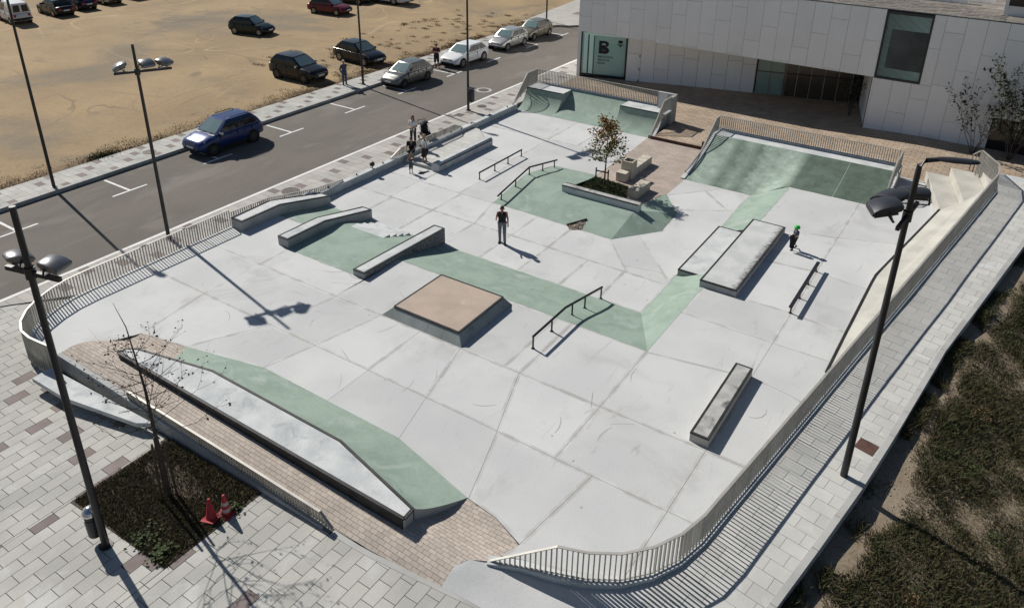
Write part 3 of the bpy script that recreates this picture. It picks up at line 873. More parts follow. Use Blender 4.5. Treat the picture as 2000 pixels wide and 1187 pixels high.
# green hip that climbs to the tree ledge
hip = thing('skate_hip', 'green concrete hip rising to the ledge in front of the tree', 'skate hip', (-15, 28.5, ZL))
def H(*p): return [(x + 15, y - 28.5, z - ZL + EPS) for x, y, z in p]
zr = .43
rowsA = []
for i in range(9):
    s = i / 8
    e = s
    rowsA.append(H((-18.5, 26.74 + (29.5 - 26.74) * s, ZL + (zr - ZL) * e), (-16.05, 26.66 + (28.75 - 26.66) * s, ZL + (zr - ZL) * e), (-12.35, 26.57 + (28.75 - 26.57) * s, ZL + (zr - ZL) * e)))
MB().grid([r_[:2] for r_ in rowsA]).build('bank_slab', M['green_concrete'], hip, smooth=50)
MB().grid([r_[1:] for r_ in rowsA]).build('bank_slab', M['green_concrete'], hip, smooth=50)
MB().grid([H((-18.5, 29.5, zr), (-16.05, 28.75, zr)), H((-18.5, 30.5, .25), (-16.05, 30.2, .25)), H((-18.5, 31.4, .07), (-16.05, 31.4, .06)), H((-18.5, 32.28, ZL), (-16.05, 32.3, ZL))]).build('bank_slab', M['green_concrete'], hip, smooth=60)
MB().add(H((-18.5, 26.74, -.3), (-18.5, 32.28, -.3), (-18.5, 32.28, ZL), (-18.5, 30.5, .25), (-18.5, 29.5, zr), (-18.5, 26.74, ZL)), [(0, 1, 2, 3, 4, 5)]).build('side_wall', M['concrete_wall'], hip)
MB().add(H((-12.35, 26.57, ZL), (-10.92, 28.5, ZL), (-12.35, 28.75, zr)), [(0, 1, 2)]).build('bank_slab', M['green_concrete'], hip)
MB().add(H((-12.35, 28.75, zr), (-10.92, 28.5, ZL), (-11.07, 30.53, ZL), (-12.62, 30.5, .06)), [(0, 1, 2, 3)]).build('bank_slab', M['green_concrete'], hip)
MB().add(H((-12.62, 30.5, .06), (-11.07, 30.53, ZL), (-12.33, 32.2, ZL)), [(0, 1, 2)]).build('bank_slab', M['green_concrete'], hip)
# stone-faced notch in the hip
nt_ = thing('stone_wedge', 'small wedge of rough stones with black edge in the green hip', 'stone wedge', (-14.2, 26.7, ZL))
A, B, Cc, D = (-.36, -.06, 0), (-.02, -.36, .0), (.40, -.10, 0), (.26, .62, .17)
MB().add([A, B, Cc, D, (A[0], A[1], -.1), (B[0], B[1], -.1), (Cc[0], Cc[1], -.1)], [(0, 1, 3), (1, 2, 3), (0, 4, 5, 1), (1, 5, 6, 2)]).build('core', M['soil'], nt_)
rnd = random.Random(3)
for k in range(44):
    u, v = rnd.random(), rnd.random()
    tri = (A, B, D) if k % 2 else (B, Cc, D)
    if u + v > 1: u, v = 1 - u, 1 - v
    p = [tri[0][i] * (1 - u - v) + tri[1][i] * u + tri[2][i] * v for i in range(3)]
    s = .03 + .022 * rnd.random()
    mb = MB()
    mb.lathe([(s * .6, -s * .4), (s, 0), (s * .7, s * .22), (s * .2, s * .3)], (p[0], p[1], p[2] + .005), 6)
    mb.build('stone', M['stone_clad'], nt_)
MB().bar((A[0], A[1], A[2] + .03), (D[0], D[1], D[2] + .04), .05, .05).build('steel_edge', M['steel_edge'], nt_)

# tree ledge, bed, seats
tl = thing('planter_ledge', 'long low weathered concrete ledge in front of the orange-tipped tree', 'ledge', (-14.1, 28.9, zr))
MB().box(-1.93, 1.9, -.19, .2, -.6, .30).build('body', M['concrete_pale'], tl, bevel=.012)
MB().box(-1.935, 1.905, -.195, -.13, .265, .306).build('steel_edge', M['steel_edge'], tl)
MB().box(-1.935, 1.905, .14, .206, .265, .306).build('steel_edge', M['steel_edge'], tl)
MB().box(-1.86, 1.84, -.125, .135, .297, .304).build('top', M['concrete_worn'], tl)
isl = structure(MB().prism([(-16.12, 29.1), (-12.6, 29.1), (-12.6, 30.5), (-12.28, 32.2), (-12.28, 38.4), (-16.12, 38.4)], -.5, -.09).build('paved_island', M['mortar']))
pave(isl, 'paving_brick', [(-16.10, 31.6), (-15.9, 32.0), (-14.05, 31.85), (-13.7, 29.4), (-12.66, 29.4), (-12.64, 30.5), (-12.30, 32.2), (-12.30, 38.33), (-16.10, 38.33)], .52, .26, lambda x, y: -.055 + .2 * max(0, (y - 34.8) / 3.6), [M['paving_pink']], lambda i, j, r_: 0, origin=(-16.1, 30), bond=.5, gap=.006)
structure(MB().prism([(-16.0, 29.1), (-13.75, 29.1), (-13.75, 31.0), (-14.1, 31.85), (-15.9, 32.0)], -.4, .02).build('planting_bed', M['soil']))
def cube_row(name, label, x, ys, zs, w_=.5):
    t = thing(name, label, 'bench', (x, ys[0], -.05))
    for k, (y, h) in enumerate(zip(ys, zs)):
        MB().box(-w_ / 2, w_ / 2, y - ys[0], y - ys[0] + .452, 0, h).build('block', M['cube_stone'], t, bevel=.012)
    return t
cube_row('cube_bench', 'row of pale stone blocks behind the tree, next to the tall planter block', -14.78, [32.32], [.45], .52)
cube_row('cube_bench', 'longest row of pale stone blocks, beyond the tall planter block', -14.72, [33.45, 33.93, 34.41, 34.89], [.42, .42, .42, .42], .5)
cube_row('cube_bench', 'three pale stone blocks in a row nearest the planter ledge', -13.42, [30.85, 31.33, 31.81], [.42, .42, .42], .5)
t = thing('planter_block', 'tall pale stone planter block between the block benches', 'planter', (-14.72, 33.1, -.05))
for a in ((-.29, .29, -.29, -.22), (-.29, .29, .22, .29), (-.29, -.22, -.219, .219), (.22, .29, -.219, .219)):
    MB().box(a[0], a[1], a[2], a[3], 0, .9).build('panel', M['cube_stone'], t)
MB().box(-.219, .219, -.219, .219, 0, .78).build('soil', M['soil'], t)

# long tapering ledge with a green curved bank along the brick strip
ll = thing('bank_ledge', 'long tapering concrete platform with dark outer face and a curved green bank', 'ledge', (-14.5, 10, ZU))
def LL(*p): return [(x + 14.5, y - 10, z - ZU) for x, y, z in p]
zt = .89
top = [(-20.5, 9.74), (-9.2, 9.74), (-9.22, 10.08), (-12.22, 10.76), (-17.4, 10.77), (-20.15, 10.18), (-20.44, 10.0)]
MB().prism([(x + 14.5, y - 10) for x, y in inset(top, .05)], .3, zt - ZU).build('top_slab', M['concrete_pale'], ll)
n = len(top)
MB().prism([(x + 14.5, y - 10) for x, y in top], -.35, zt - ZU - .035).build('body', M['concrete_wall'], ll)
for i in range(n):
    a, b = top[i], top[(i + 1) % n]
    MB().bar((a[0] + 14.5, a[1] - 10, zt - ZU - .018), (b[0] + 14.5, b[1] - 10, zt - ZU - .018), .07, .045).build('steel_edge', M['steel_edge'], ll)
MB().box(-20.45 + 14.5, -9.24 + 14.5, 9.716 - 10, 9.738 - 10, -.05, .335).build('face_plate', M['steel_edge'], ll)
tops = [(-19.0, 10.43), (-17.4, 10.79), (-12.22, 10.78), (-9.22, 10.11)]
feet = [(-19.55, 11.39), (-16.7, 12.04), (-11.37, 12.01), (-8.6, 11.365)]
for k in range(3):
    rows = []
    for i in range(11):
        a = i / 10 * math.pi / 2
        s, e = math.sin(a), 1 - math.cos(a)          # foot -> lip, a soft quarter curve
        u = i / 10
        uu = .35 * u + .65 * s
        zz = ZU + EPS + (zt - .02 - ZU) * (.35 * u + .65 * e)
        rows.append(LL(*[(f[0] + (t_[0] - f[0]) * uu, f[1] + (t_[1] - f[1]) * uu, zz) for f, t_ in ((feet[k], tops[k]), (feet[k + 1], tops[k + 1]))]))
    MB().grid(rows).build('bank_slab', M['green_concrete'], ll, smooth=60)
for f, t_ in ((feet[0], tops[0]), (feet[-1], tops[-1])):
    pts = []
    for i in range(11):
        a = i / 10 * math.pi / 2
        u = i / 10
        uu, zz = .35 * u + .65 * math.sin(a), ZU + (zt - .02 - ZU) * (.35 * u + .65 * (1 - math.cos(a)))
        pts.append((f[0] + (t_[0] - f[0]) * uu, f[1] + (t_[1] - f[1]) * uu, zz))
    pts += [(t_[0], t_[1], .1), (f[0], f[1], .1)]
    MB().add(LL(*pts), [tuple(range(len(pts)))]).build('end_wall', M['concrete_wall'], ll)

# ------------------------------------------------------------------ brick strip, front wall, kerb, apron
def z_brick(x, y):
    zw = .56 - .25 * min(1, max(0, (x + 20) / 9.3))
    back = float(np.interp(x, [-22.4, -21.4, -19.6, -8.6, -6.8], [9.0, 11.02, 11.4, 11.36, 10.9]))
    fr_ = float(np.interp(x, [-10.7, -9.7, -6.6], [8.95, 8.98, 9.27]))
    t = min(1, max(0, (y - fr_) / max(.3, back - fr_))) if x > -21.4 else min(1, max(0, (y - 8.95) / 2.1))
    A = float(np.interp(x, [-22, -11, -9, -7], [.2, .22, .2, .13]))
    return zw + (ZU - .004 - zw) * t + A * (.6 * math.sin(2 * math.pi * t) + .4 * math.sin(math.pi * t))
BR = WAVY[1:] + [(-19.57, 11.38), (-18.7, 11.3), (-18.0, 10.0), (-9.5, 10.0), (-8.6, 11.35), (-7.66, 11.23), (-6.82, 10.9), (-6.99, 10.41), (-7.2, 10.16), (-7.53, 9.93), (-7.66, 9.66), (-7.69, 9.15), (-9.68, 9.0), (-10.7, 8.98), (-22.3, 8.98)]
brick = structure(MB().prism([(-22.5, 8.9), (-22.6, 9.6), (-21.4, 11.1), (-19.5, 11.38), (-8.6, 11.37), (-6.8, 10.92), (-7.2, 10.1), (-7.7, 9.1), (-10.7, 8.9)], -.4, .2).build('brick_paving', M['mortar']))
pave(brick, 'brick', BR, .20, .10, z_brick, [M['brick_tan']], lambda i, j, r_: 0, origin=(-22, 9), bond=.5, gap=.007, limit=300)
kst = structure(MB().grid([[(x, 8.835 + max(0, (x + 9.7)) * .11 + (.0 if x < -9.7 else .0), z_plaza(x, 9) + .006), (x, 8.975 + max(0, (x + 9.7)) * .11, z_plaza(x, 9) + .008)] for x in [-10.7 + .4 * i for i in range(13)]]).build('kerb', M['kerb_stone']))

fw_ = thing('retaining_wall', 'low grey concrete wall between the plaza and the brick strip', 'wall', (-16.5, 8.88, 0))
xs = [-22.35 + .95 * k for k in range(13)]
for a, b in zip(xs[:-1], xs[1:]):
    b = min(b, -10.72)
    za, zb = [.60 - .24 * max(0, (q + 20) / 9.3) for q in (a, b)]
    MB().add([(x + 16.5, y, z) for x, y, z in ((a + .006, -.06, -.3), (b - .006, -.06, -.3), (b - .006, .1, -.3), (a + .006, .1, -.3), (a + .006, -.06, za), (b - .006, -.06, zb), (b - .006, .1, zb), (a + .006, .1, za))],
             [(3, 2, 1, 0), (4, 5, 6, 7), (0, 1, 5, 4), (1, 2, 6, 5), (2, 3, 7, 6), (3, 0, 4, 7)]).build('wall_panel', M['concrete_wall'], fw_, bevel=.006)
MB().box(-22.3 + 16.5, -10.75 + 16.5, -.045, .085, -.3, .33).build('core', M['joint_dark'], fw_)

bn = thing('slab_bench', 'long wedge-shaped concrete slab bench against the front wall', 'bench', (-20, 8.3, 0))
def BN(x, y): return (x + 20, y - 8.3)
MB().prism([BN(-22.0, 7.88), BN(-20.38, 7.93), BN(-17.7, 8.45), BN(-17.3, 8.72), BN(-22.05, 8.47)], .31, .455).build('seat', M['concrete_pale'], bn, bevel=.012)
MB().prism([BN(-21.0, 8.2), BN(-18.5, 8.55), BN(-18.4, 8.7), BN(-21.0, 8.5)], -.1, .31).build('support', M['concrete_wall'], bn)

# ------------------------------------------------------------------ walkway on the right, kerb, apron
def z_path(x, y):
    pts = [(9, .31), (10, .33), (11, .42), (13, .53), (17, .6), (22, .78), (27, 1.06), (32, 1.42), (37, 1.8), (50, 1.82)]
    for (a, za), (b, zb) in zip(pts[:-1], pts[1:]):
        if y <= b: return za + (zb - za) * max(0, (y - a) / (b - a))
    return 1.82
outer = [(x, y) for x, y in zip(KX, KY) if 7 < y < 39][::-1]
rf_out = offset_line(RFENCE, -.1)
PATH = rf_out[5:] + [(.55, 37.6), (.0, 38.5), (3.1, 38.5)] + outer[:-1] + [(-4.2, 9.6)]
path = structure(MB().prism(PATH[:-1] + [(-4.2, 9.55), (-4.0, 11.0)], -.5, .28).build('walkway', M['slab_joint']))
inner_k = offset_line(outer, -.16)
PREG = rf_out[5:] + [(.55, 37.6), (.0, 38.5), (2.9, 38.5)] + inner_k[:-1] + [(-3.7, 9.6), (-3.9, 10.6)]
pave(path, 'paving_slab', PREG, .58, .40, z_path, [M['slab_path']], lambda i, j, r_: 0, origin=(-1.46, 16.46), ang=R(-9.5), bond=.5, gap=.008, limit=300)
for a, b, c, d in zip(outer[:-1], outer[1:], inner_k[1:], inner_k[:-1]):
    nseg = max(1, int(math.dist(a, b)))
    for k in range(nseg):
        q = [tuple(p0[i] + (p1[i] - p0[i]) * s for i in (0, 1)) for p0, p1, s in ((a, b, (k + .004) / nseg), (a, b, (k + .996) / nseg), (d, c, (k + .996) / nseg), (d, c, (k + .004) / nseg))]
        MB().prism(q, -.4, lambda x, y: z_path(x, y) + .012).build('kerb_stone', M['kerb_stone'], path)
MB().prism([(-1.06, 18.83), (-.58, 18.72), (-.67, 18.26), (-1.15, 18.38)], .4, lambda x, y: z_path(x, y) + .006).build('access_cover', M['rust_plate'], path)
apron_pts = [(-7.69, 9.14), (-7.66, 9.66), (-7.53, 9.95), (-7.28, 10.18)] + rf_out[1:6] + [(-3.9, 10.6), (-3.7, 9.6), (-4.4, 9.5), (-6.6, 9.24)]
rows = [[(p[0], p[1]), (q[0], q[1])] for p, q in zip([(-7.66, 9.66), (-7.5, 9.97), (-7.2, 10.2), (-6.4, 10.42), (-5.66, 10.6), (-5.05, 10.82), (-4.4, 11.2), (-3.95, 11.75), (-3.4, 11.75)], [(-7.69, 9.16), (-7.3, 9.2), (-6.9, 9.22), (-6.3, 9.25), (-5.5, 9.3), (-4.8, 9.35), (-4.1, 9.3), (-3.72, 9.3), (-3.3, 9.3)])]
def z_apron(x, y):
    f = math.exp(-max(0, x + 7.45) / .7)
    return f * (z_brick(min(x, -7.4), y) + .004) + (1 - f) * (z_path(x, y) - .006)
apron = structure(MB().grid([[(a[0] + (b[0] - a[0]) * s / 5, a[1] + (b[1] - a[1]) * s / 5, z_apron(a[0] + (b[0] - a[0]) * s / 5, a[1] + (b[1] - a[1]) * s / 5)) for s in range(6)] for a, b in rows]).build('apron', M['concrete_floor'], smooth=60))

# rough ground beyond the walkway
rows = []
for j in range(70):
    y = -6 + j * .9
    xk = np.interp(y, KY, KX) - .03
    zk = z_path(0, y)
    rows.append([(xk + d, y, zk - .30 - .25 * min(1, d / 4) + (.09 * fbm(xk + d, y, .9) if d > .2 else 0)) for d in (0, .3, .6, 1, 1.5, 2, 2.6, 3.2, 4, 5, 6.5, 9, 14, 25, 60)])
wild = structure(MB().grid(rows).build('rough_ground', M['wild_soil'], smooth=60))

# ------------------------------------------------------------------ retaining wall along the pavement, platform, long bench
rw = thing('retaining_wall', 'long low concrete wall between the road pavement and the lower skate floor', 'wall', (-25.27, 30, 0))
for k in range(9):
    y0, y1 = 22.1 + k * 1.87 + .004, 22.1 + (k + 1) * 1.87 - .004
    MB().box(-.145, .145, y0 - 30, y1 - 30, -.4, .29).build('wall_panel', M['concrete_pale'], rw, bevel=.008)
    MB().box(-.03, .03, (y0 + y1) / 2 - 30 - .02, (y0 + y1) / 2 - 30 + .02, .288, .37).build('skate_stop', M['black_metal'], rw)
pf = thing('platform', 'low paved platform of pale slabs where the family stands', 'platform', (-24.2, 31, ZL))
MB().prism([(-.92, -2.85), (.98, -2.85), (.98, 1.85), (-.45, 3.2), (-.92, 3.3)], -.3, .135).build('base', M['concrete_wall'], pf)
pave(pf, 'paving_slab', [(-.92, -2.85), (.98, -2.85), (.98, 1.85), (-.45, 3.2), (-.92, 3.3)], .6, .4, lambda x, y: .165, [M['slab_path']], lambda i, j, r_: 0, bond=.5, gap=.008, limit=80)
lb = thing('long_bench', 'long pale concrete bench on the lower floor beside the paved platform', 'bench', (-23.0, 28.1, ZL))
MB().add([(x, y, z) for y in (0, 4.75) for x, z in ((-.24, 0), (.22, 0), (.22, .36), (.12, .45), (-.14, .45), (-.24, .36))],
         [(5, 4, 3, 2, 1, 0), (6, 7, 8, 9, 10, 11)] + [(i, (i + 1) % 6, 6 + (i + 1) % 6, 6 + i) for i in range(6)]).build('body', M['concrete_pale'], lb, bevel=.01)
MB().box(.221, .228, .1, 4.7, .30, .36).build('steel_edge', M['steel_edge'], lb)
# ------------------------------------------------------------------ fences
def fence(name, label, pts, step=.11, post_every=8, cat='fence', parent=None, w_=.05, t_=.03, rail_w=.065):
    """pts: (x, y, z_base, z_top); flat bars set across the line, a flat top rail, bolted posts"""
    t = thing(name, label, cat, (pts[0][0], pts[0][1], pts[0][2])) if parent is None else parent
    o = Vector((pts[0][0], pts[0][1], pts[0][2]))
    rl = MB()
    for i, (a, b) in enumerate(zip(pts[:-1], pts[1:])):
        rl.bar(Vector((a[0], a[1], a[3])) - o, Vector((b[0], b[1], b[3])) - o, rail_w, .018)
    rl.build('top_rail', M['fence_metal'], t)
    br = MB()
    for a, b in zip(pts[:-1], pts[1:]):
        br.bar(Vector((a[0], a[1], a[2] + .06)) - o, Vector((b[0], b[1], b[2] + .06)) - o, .03, .02)
    br.build('bottom_rail', M['fence_metal'], t)
    base = MB().box(-t_ / 2, t_ / 2, -w_ / 2, w_ / 2, 0, 1).mesh('picket')
    base.materials.append(M['fence_metal'])
    pbase = MB().box(-.012, .012, -.035, .035, -.10, 1).mesh('post')
    pbase.materials.append(M['fence_metal'])
    # walk the line
    seg = 0
    acc = 0
    k = 0
    total = sum(math.dist(a[:2], b[:2]) for a, b in zip(pts[:-1], pts[1:]))
    n = int(total / step)
    d0 = 0
    for k in range(n + 1):
        d = min(k * step, total - 1e-4)
        while d > d0 + math.dist(pts[seg][:2], pts[seg + 1][:2]) and seg < len(pts) - 2:
            d0 += math.dist(pts[seg][:2], pts[seg + 1][:2])
            seg += 1
        a, b = pts[seg], pts[seg + 1]
        s = (d - d0) / max(1e-6, math.dist(a[:2], b[:2]))
        p = [a[i] + (b[i] - a[i]) * s for i in range(4)]
        h = p[3] - p[2]
        if h < .05: continue
        ang = math.atan2(b[1] - a[1], b[0] - a[0])
        post = k % post_every == 0
        ob = link('post' if post else 'picket', pbase if post else base, parent=t)
        ob.location = Vector((p[0], p[1], p[2])) - o
        ob.rotation_euler.z = ang
        ob.scale.z = h
    return t
rf = [(-25.32, 24.0, .27, .38), (-25.32, 22.3, .27, .52), (-25.32, 19.6, .3, 1.05), (-25.32, 17.62, .3, 1.13), (-25.32, 17.6, .2, 1.24), (-25.32, 14.5, .2, 1.25)] + [(x, y, .17 if x > -24.6 else .2, 1.25) for x, y in FENCE_ARC] + [(-21.9, 8.52, .45, 1.25)]
fence('picket_fence', 'curved steel bar fence beside the road at the left corner', rf, t_=.02)
pl_ = thing('fence_plinth', 'concrete edge beam under the left bar fence', 'plinth', (-25.3, 15, 0))
inn, out = offset_line([(-25.32, 22.1), (-25.32, 15)] + FENCE_ARC, .155), offset_line([(-25.32, 22.1), (-25.32, 15)] + FENCE_ARC, .03)
rows = [[(a[0] + 25.3, a[1] - 15, .1), (a[0] + 25.3, a[1] - 15, .53), (b[0] + 25.3, b[1] - 15, .53), (b[0] + 25.3, b[1] - 15, -.1)] for a, b in zip(inn, out)]
MB().grid(rows).build('beam', M['concrete_pale'], pl_)

def zf(y): return float(np.interp(y, [10, 11, 13, 17, 22, 27, 32, 37, 45], [.42, .5, .56, .62, .80, 1.08, 1.44, 1.82, 1.84]))
rp = [(-7.12, 10.2, .40, .47), (-5.69, 10.68, .50, 1.36)] + [(x, y, zf(y) + .02, zf(y) + .86) for x, y in RFENCE[3:]] + [(.49, 37.6, 1.84, 2.68), (-.26, 39.2, 1.5, 2.66)]
fence('picket_fence', 'long curved steel bar fence along the right-hand walkway', rp, step=.115)
pr = thing('fence_plinth', 'concrete edge beam under the long right-hand fence', 'plinth', (-3, 20, 0))
a_, b_ = offset_line(RFENCE, .13), offset_line(RFENCE, -.1)
rows = []
for (x0, y0), (x1, y1) in zip(a_, b_):
    zz = zf((y0 + y1) / 2) + .035
    rows.append([(x0 + 3, y0 - 20, .1), (x0 + 3, y0 - 20, zz), (x1 + 3, y1 - 20, zz), (x1 + 3, y1 - 20, -.1)])
MB().grid(rows).build('beam', M['concrete_pale'], pr)
MB().add([(*rows[0][i],) for i in range(4)], [(0, 1, 2, 3)]).build('beam_end', M['concrete_pale'], pr)

fence('picket_fence', 'small low bar fence on the front wall by the brick strip', [(-18.7, 8.9, .44, .79), (-15, 8.9, .42, .78), (-11.05, 8.9, .40, .75), (-10.68, 8.9, .36, .44)], step=.1)
fence('picket_fence', 'short low bar fence on the pavement wall behind the family', [(-25.34, 27.45, .30, .36), (-25.34, 28.2, .30, .66), (-25.34, 32.75, .30, .64), (-25.34, 33.45, .30, .34)], step=.11)

# ------------------------------------------------------------------ quarter pipes at the back
def curve(y0, z0, y1, z1, n=10, p=.55):
    """concave transition from foot (y0,z0) to lip (y1,z1): p=0 straight, 1 quarter ellipse"""
    out = []
    for i in range(n + 1):
        a = i / n
        e = (math.sin(a * math.pi / 2), 1 - math.cos(a * math.pi / 2))
        out.append((y0 + (y1 - y0) * ((1 - p) * a + p * e[0]), z0 + (z1 - z0) * ((1 - p) * a + p * e[1])))
    return out
qp = thing('quarter_pipe', 'green quarter pipe with three sections at the far left of the skatepark', 'quarter pipe', (-20.7, 40, ZL))
O = Vector((-20.7, 40, ZL))
zd = 1.08
def strip(parent, O, x0, x1, prof0, prof1, m, name='ramp_slab'):
    rows = [[Vector((x0, a[0], a[1] + EPS)) - O, Vector((x1, b[0], b[1] + EPS)) - O] for a, b in zip(prof0, prof1)]
    return MB().grid(rows).build(name, M[m], parent, smooth=60)
steep, mellow = curve(38.95, ZL, 40.1, zd, p=.75), curve(38.95, ZL, 41.25, zd, p=.35)
strip(qp, O, -25.17, -22.6, steep, steep, 'green_concrete')
strip(qp, O, -22.6, -18.7, mellow, mellow, 'green_concrete')
strip(qp, O, -18.7, -16.25, steep, steep, 'green_concrete')
for x0, x1, yl in ((-25.17, -22.62, 40.1), (-18.7, -16.25, 40.1)):
    MB().box(x0 - O.x, x1 - O.x, yl - 40 + .04, 41.3 - 40, 0, zd - ZL + .006).build('deck', M['concrete_pale'], qp)
    MB().bar((x0 - O.x, yl - 40 + .01, zd - ZL), (x1 - O.x, yl - 40 + .01, zd - ZL), .06, .05).build('coping', M['steel_edge'], qp)
def side_face(parent, O, x, prof, back, m, other=None, thick=.0):
    pts = [(x, y, z) for y, z in prof] + ([(x, y, z) for y, z in reversed(other)] if other else [(x, back, prof[-1][1]), (x, back, -.3), (x, prof[0][0], -.3)])
    return MB().add([Vector(p) - O for p in pts], [tuple(range(len(pts)))]).build('side_wall', M[m], parent)
side_face(qp, O, -22.61, steep + [(41.25, zd)], 41.25, 'concrete_wall', other=mellow)
side_face(qp, O, -18.71, steep + [(41.25, zd)], 41.25, 'concrete_wall', other=mellow)
MB().box(-4.5, 4.9, 1.3, 1.52, 0, zd - ZL + .05).build('back_wall', M['concrete_pale'], qp)
side_face(qp, O, -25.2, steep + [(41.5, zd)], 41.5, 'concrete_wall')
# solid end wall at the right
pts = steep + [(41.5, zd)]
for x in (-16.24, -16.02):
    side_face(qp, O, x, [(y, z + .03) for y, z in pts], 41.5, 'concrete_wall')
MB().grid([[Vector((x, y, z + .03)) - O for x in (-16.24, -16.02)] for y, z in pts]).build('wall_top', M['concrete_pale'], qp)
MB().box(-16.95 - O.x, -15.8 - O.x, 1.36, 1.56, 0, 1.93 - ZL).build('end_wall', M['concrete_wall'], qp, bevel=.01)
MB().box(-16.0 - O.x, -15.8 - O.x, .85, 1.355, 0, 1.9 - ZL).build('end_wall', M['concrete_wall'], qp, bevel=.01)
MB().add([Vector(p) - O for p in ((-16.75, 40.95, zd + .02), (-16.3, 40.95, zd + .02), (-16.3, 41.34, 1.9), (-16.85, 41.34, 1.9))], [(0, 1, 2, 3)]).build('end_panel', M['concrete_wall'], qp)
MB().box(-16.01 - O.x, -15.78 - O.x, -.1, .8, 1.07 - ZL, 1.16 - ZL).build('ledge_cap', M['concrete_pale'], qp)
fence('picket_fence', 'bar fence along the back and left side of the left quarter pipe', [(-25.25, 38.6, .30, .40), (-25.25, 40.19, .95, 1.95), (-25.25, 41.45, 1.12, 1.95), (-16.95, 41.45, 1.12, 1.93)])
fence('picket_fence', 'sloping bar fence on the right end of the left quarter pipe', [(-15.95, 38.35, .1, .24), (-15.95, 39.93, .95, 1.9), (-15.95, 41.4, 1.1, 1.9)])

br_ = thing('bank_ramp', 'wide green bank ramp with mottled panels in front of the library', 'skate ramp', (-8, 37, ZL))
O = Vector((-8, 37, ZL))
zd = 1.12
def ramp_green():
    m = mat('ramp_green', (.5, .5, .5), fine=.16, fscale=7, rough=.8, bump=.12)
    t = m.node_tree
    N, L = t.nodes, t.links
    b = N['Principled BSDF']
    src = b.inputs['Base Color'].links[0].from_socket
    geo = N.new('ShaderNodeNewGeometry')
    def noise(sc, det, rgh=.6):
        n = N.new('ShaderNodeTexNoise')
        n.inputs['Scale'].default_value, n.inputs['Detail'].default_value, n.inputs['Roughness'].default_value = sc, det, rgh
        L.new(geo.outputs['Position'], n.inputs['Vector'])
        return n.outputs['Fac']
    sp = N.new('ShaderNodeSeparateXYZ')
    L.new(geo.outputs['Position'], sp.inputs[0])
    a = N.new('ShaderNodeMath'); a.operation = 'MULTIPLY_ADD'; a.inputs[1].default_value = .5
    L.new(noise(3.0, 6), a.inputs[0]); L.new(sp.outputs[0], a.inputs[2])
    rg = N.new('ShaderNodeMapRange'); rg.inputs[1].default_value, rg.inputs[2].default_value = -12.05, -3.25
    L.new(a.outputs[0], rg.inputs[0])
    cr = N.new('ShaderNodeValToRGB')
    E = cr.color_ramp.elements
    lt, md, dk, dk2 = (.25, .315, .265, 1), (.125, .17, .135, 1), (.092, .128, .10, 1), (.08, .112, .088, 1)
    E[0].color, E[1].color = lt, dk2
    for p, c in ((.12, lt), (.17, md), (.24, (.2, .255, .21, 1)), (.29, md), (.34, lt), (.52, lt), (.565, dk), (.75, dk), (.80, dk2)):
        e = E.new(p); e.color = c
    L.new(rg.outputs[0], cr.inputs[0])
    # blotches: algae and wear
    r2 = N.new('ShaderNodeMapRange'); r2.inputs[1].default_value, r2.inputs[2].default_value, r2.inputs[3].default_value, r2.inputs[4].default_value = .3, .7, 1.35, 2.75
    L.new(noise(1.5, 9, .68), r2.inputs[0])
    mx = N.new('ShaderNodeMix'); mx.data_type = 'RGBA'; mx.blend_type = 'MULTIPLY'; mx.inputs[0].default_value = 1
    cc = N.new('ShaderNodeCombineColor')
    for i in range(3): L.new(r2.outputs[0], cc.inputs[i])
    L.new(cr.outputs[0], mx.inputs[6]); L.new(cc.outputs[0], mx.inputs[7])
    m2 = N.new('ShaderNodeMix'); m2.data_type = 'RGBA'; m2.blend_type = 'MULTIPLY'; m2.inputs[0].default_value = 1
    L.new(mx.outputs[2], m2.inputs[6]); L.new(src, m2.inputs[7])
    L.new(m2.outputs[2], b.inputs['Base Color'])
ramp_green()
def bprof(x):
    s = min(1, max(0, (x + 9.0) / 1.6))
    s = s * s * (3 - 2 * s)
    return curve(34.43 + .70 * s, ZL + (ZU - ZL) * s, 38.42, zd, p=.35)
for (xa, xb, m) in ((-12.3, -11.01, 'green_concrete'), (-11.01, -9.61, 'green_mottled'), (-9.61, -7.42, 'green_concrete'), (-7.42, -5.51, 'green_deep'), (-5.49, -3.5, 'green_deep')):
    nx = 8
    xs = [xa + (xb - xa) * i / nx for i in range(nx + 1)]
    pr_ = [bprof(x) for x in xs]
    MB().grid([[Vector((x, p[k][0], p[k][1] + EPS)) - O for x, p in zip(xs, pr_)] for k in range(11)]).build('ramp_slab', M['ramp_green'], br_, smooth=60)
pr_ = [bprof(-5.5)] * 2
MB().grid([[Vector((x, p[k][0], p[k][1] + EPS * .7)) - O for x, p in zip((-5.54, -5.46), pr_)] for k in range(11)]).build('joint_strip', M['green_pale'], br_)
MB().box(-12.3 - O.x, -3.5 - O.x, 38.42 - 37, 39.2 - 37, 0, zd - ZL + .004).build('deck', M['concrete_pale'], br_)
MB().box(-12.5 - O.x, -3.35 - O.x, 39.2 - 37, 39.4 - 37, 0, zd - ZL + .09).build('back_wall', M['concrete_pale'], br_)
for x0, x1, xp in ((-12.5, -12.3, -12.3), (-3.5, -3.3, -3.5)):
    p = [(y, z + .05) for y, z in bprof(xp)] + [(39.2, zd + .05)]
    for x in (x0, x1): side_face(br_, O, x, p, 39.2, 'concrete_wall')
    MB().grid([[Vector((x, y, z)) - O for x in (x0, x1)] for y, z in p]).build('wall_top', M['concrete_pale'], br_)
fence('picket_fence', 'bar fence along the back and left side of the wide green bank ramp', [(-12.45, 34.9, .12, .2), (-12.45, 37.0, .5, .72), (-12.45, 38.72, 1.12, 1.9), (-12.45, 39.3, 1.16, 1.9), (-3.4, 39.3, 1.16, 1.9)])
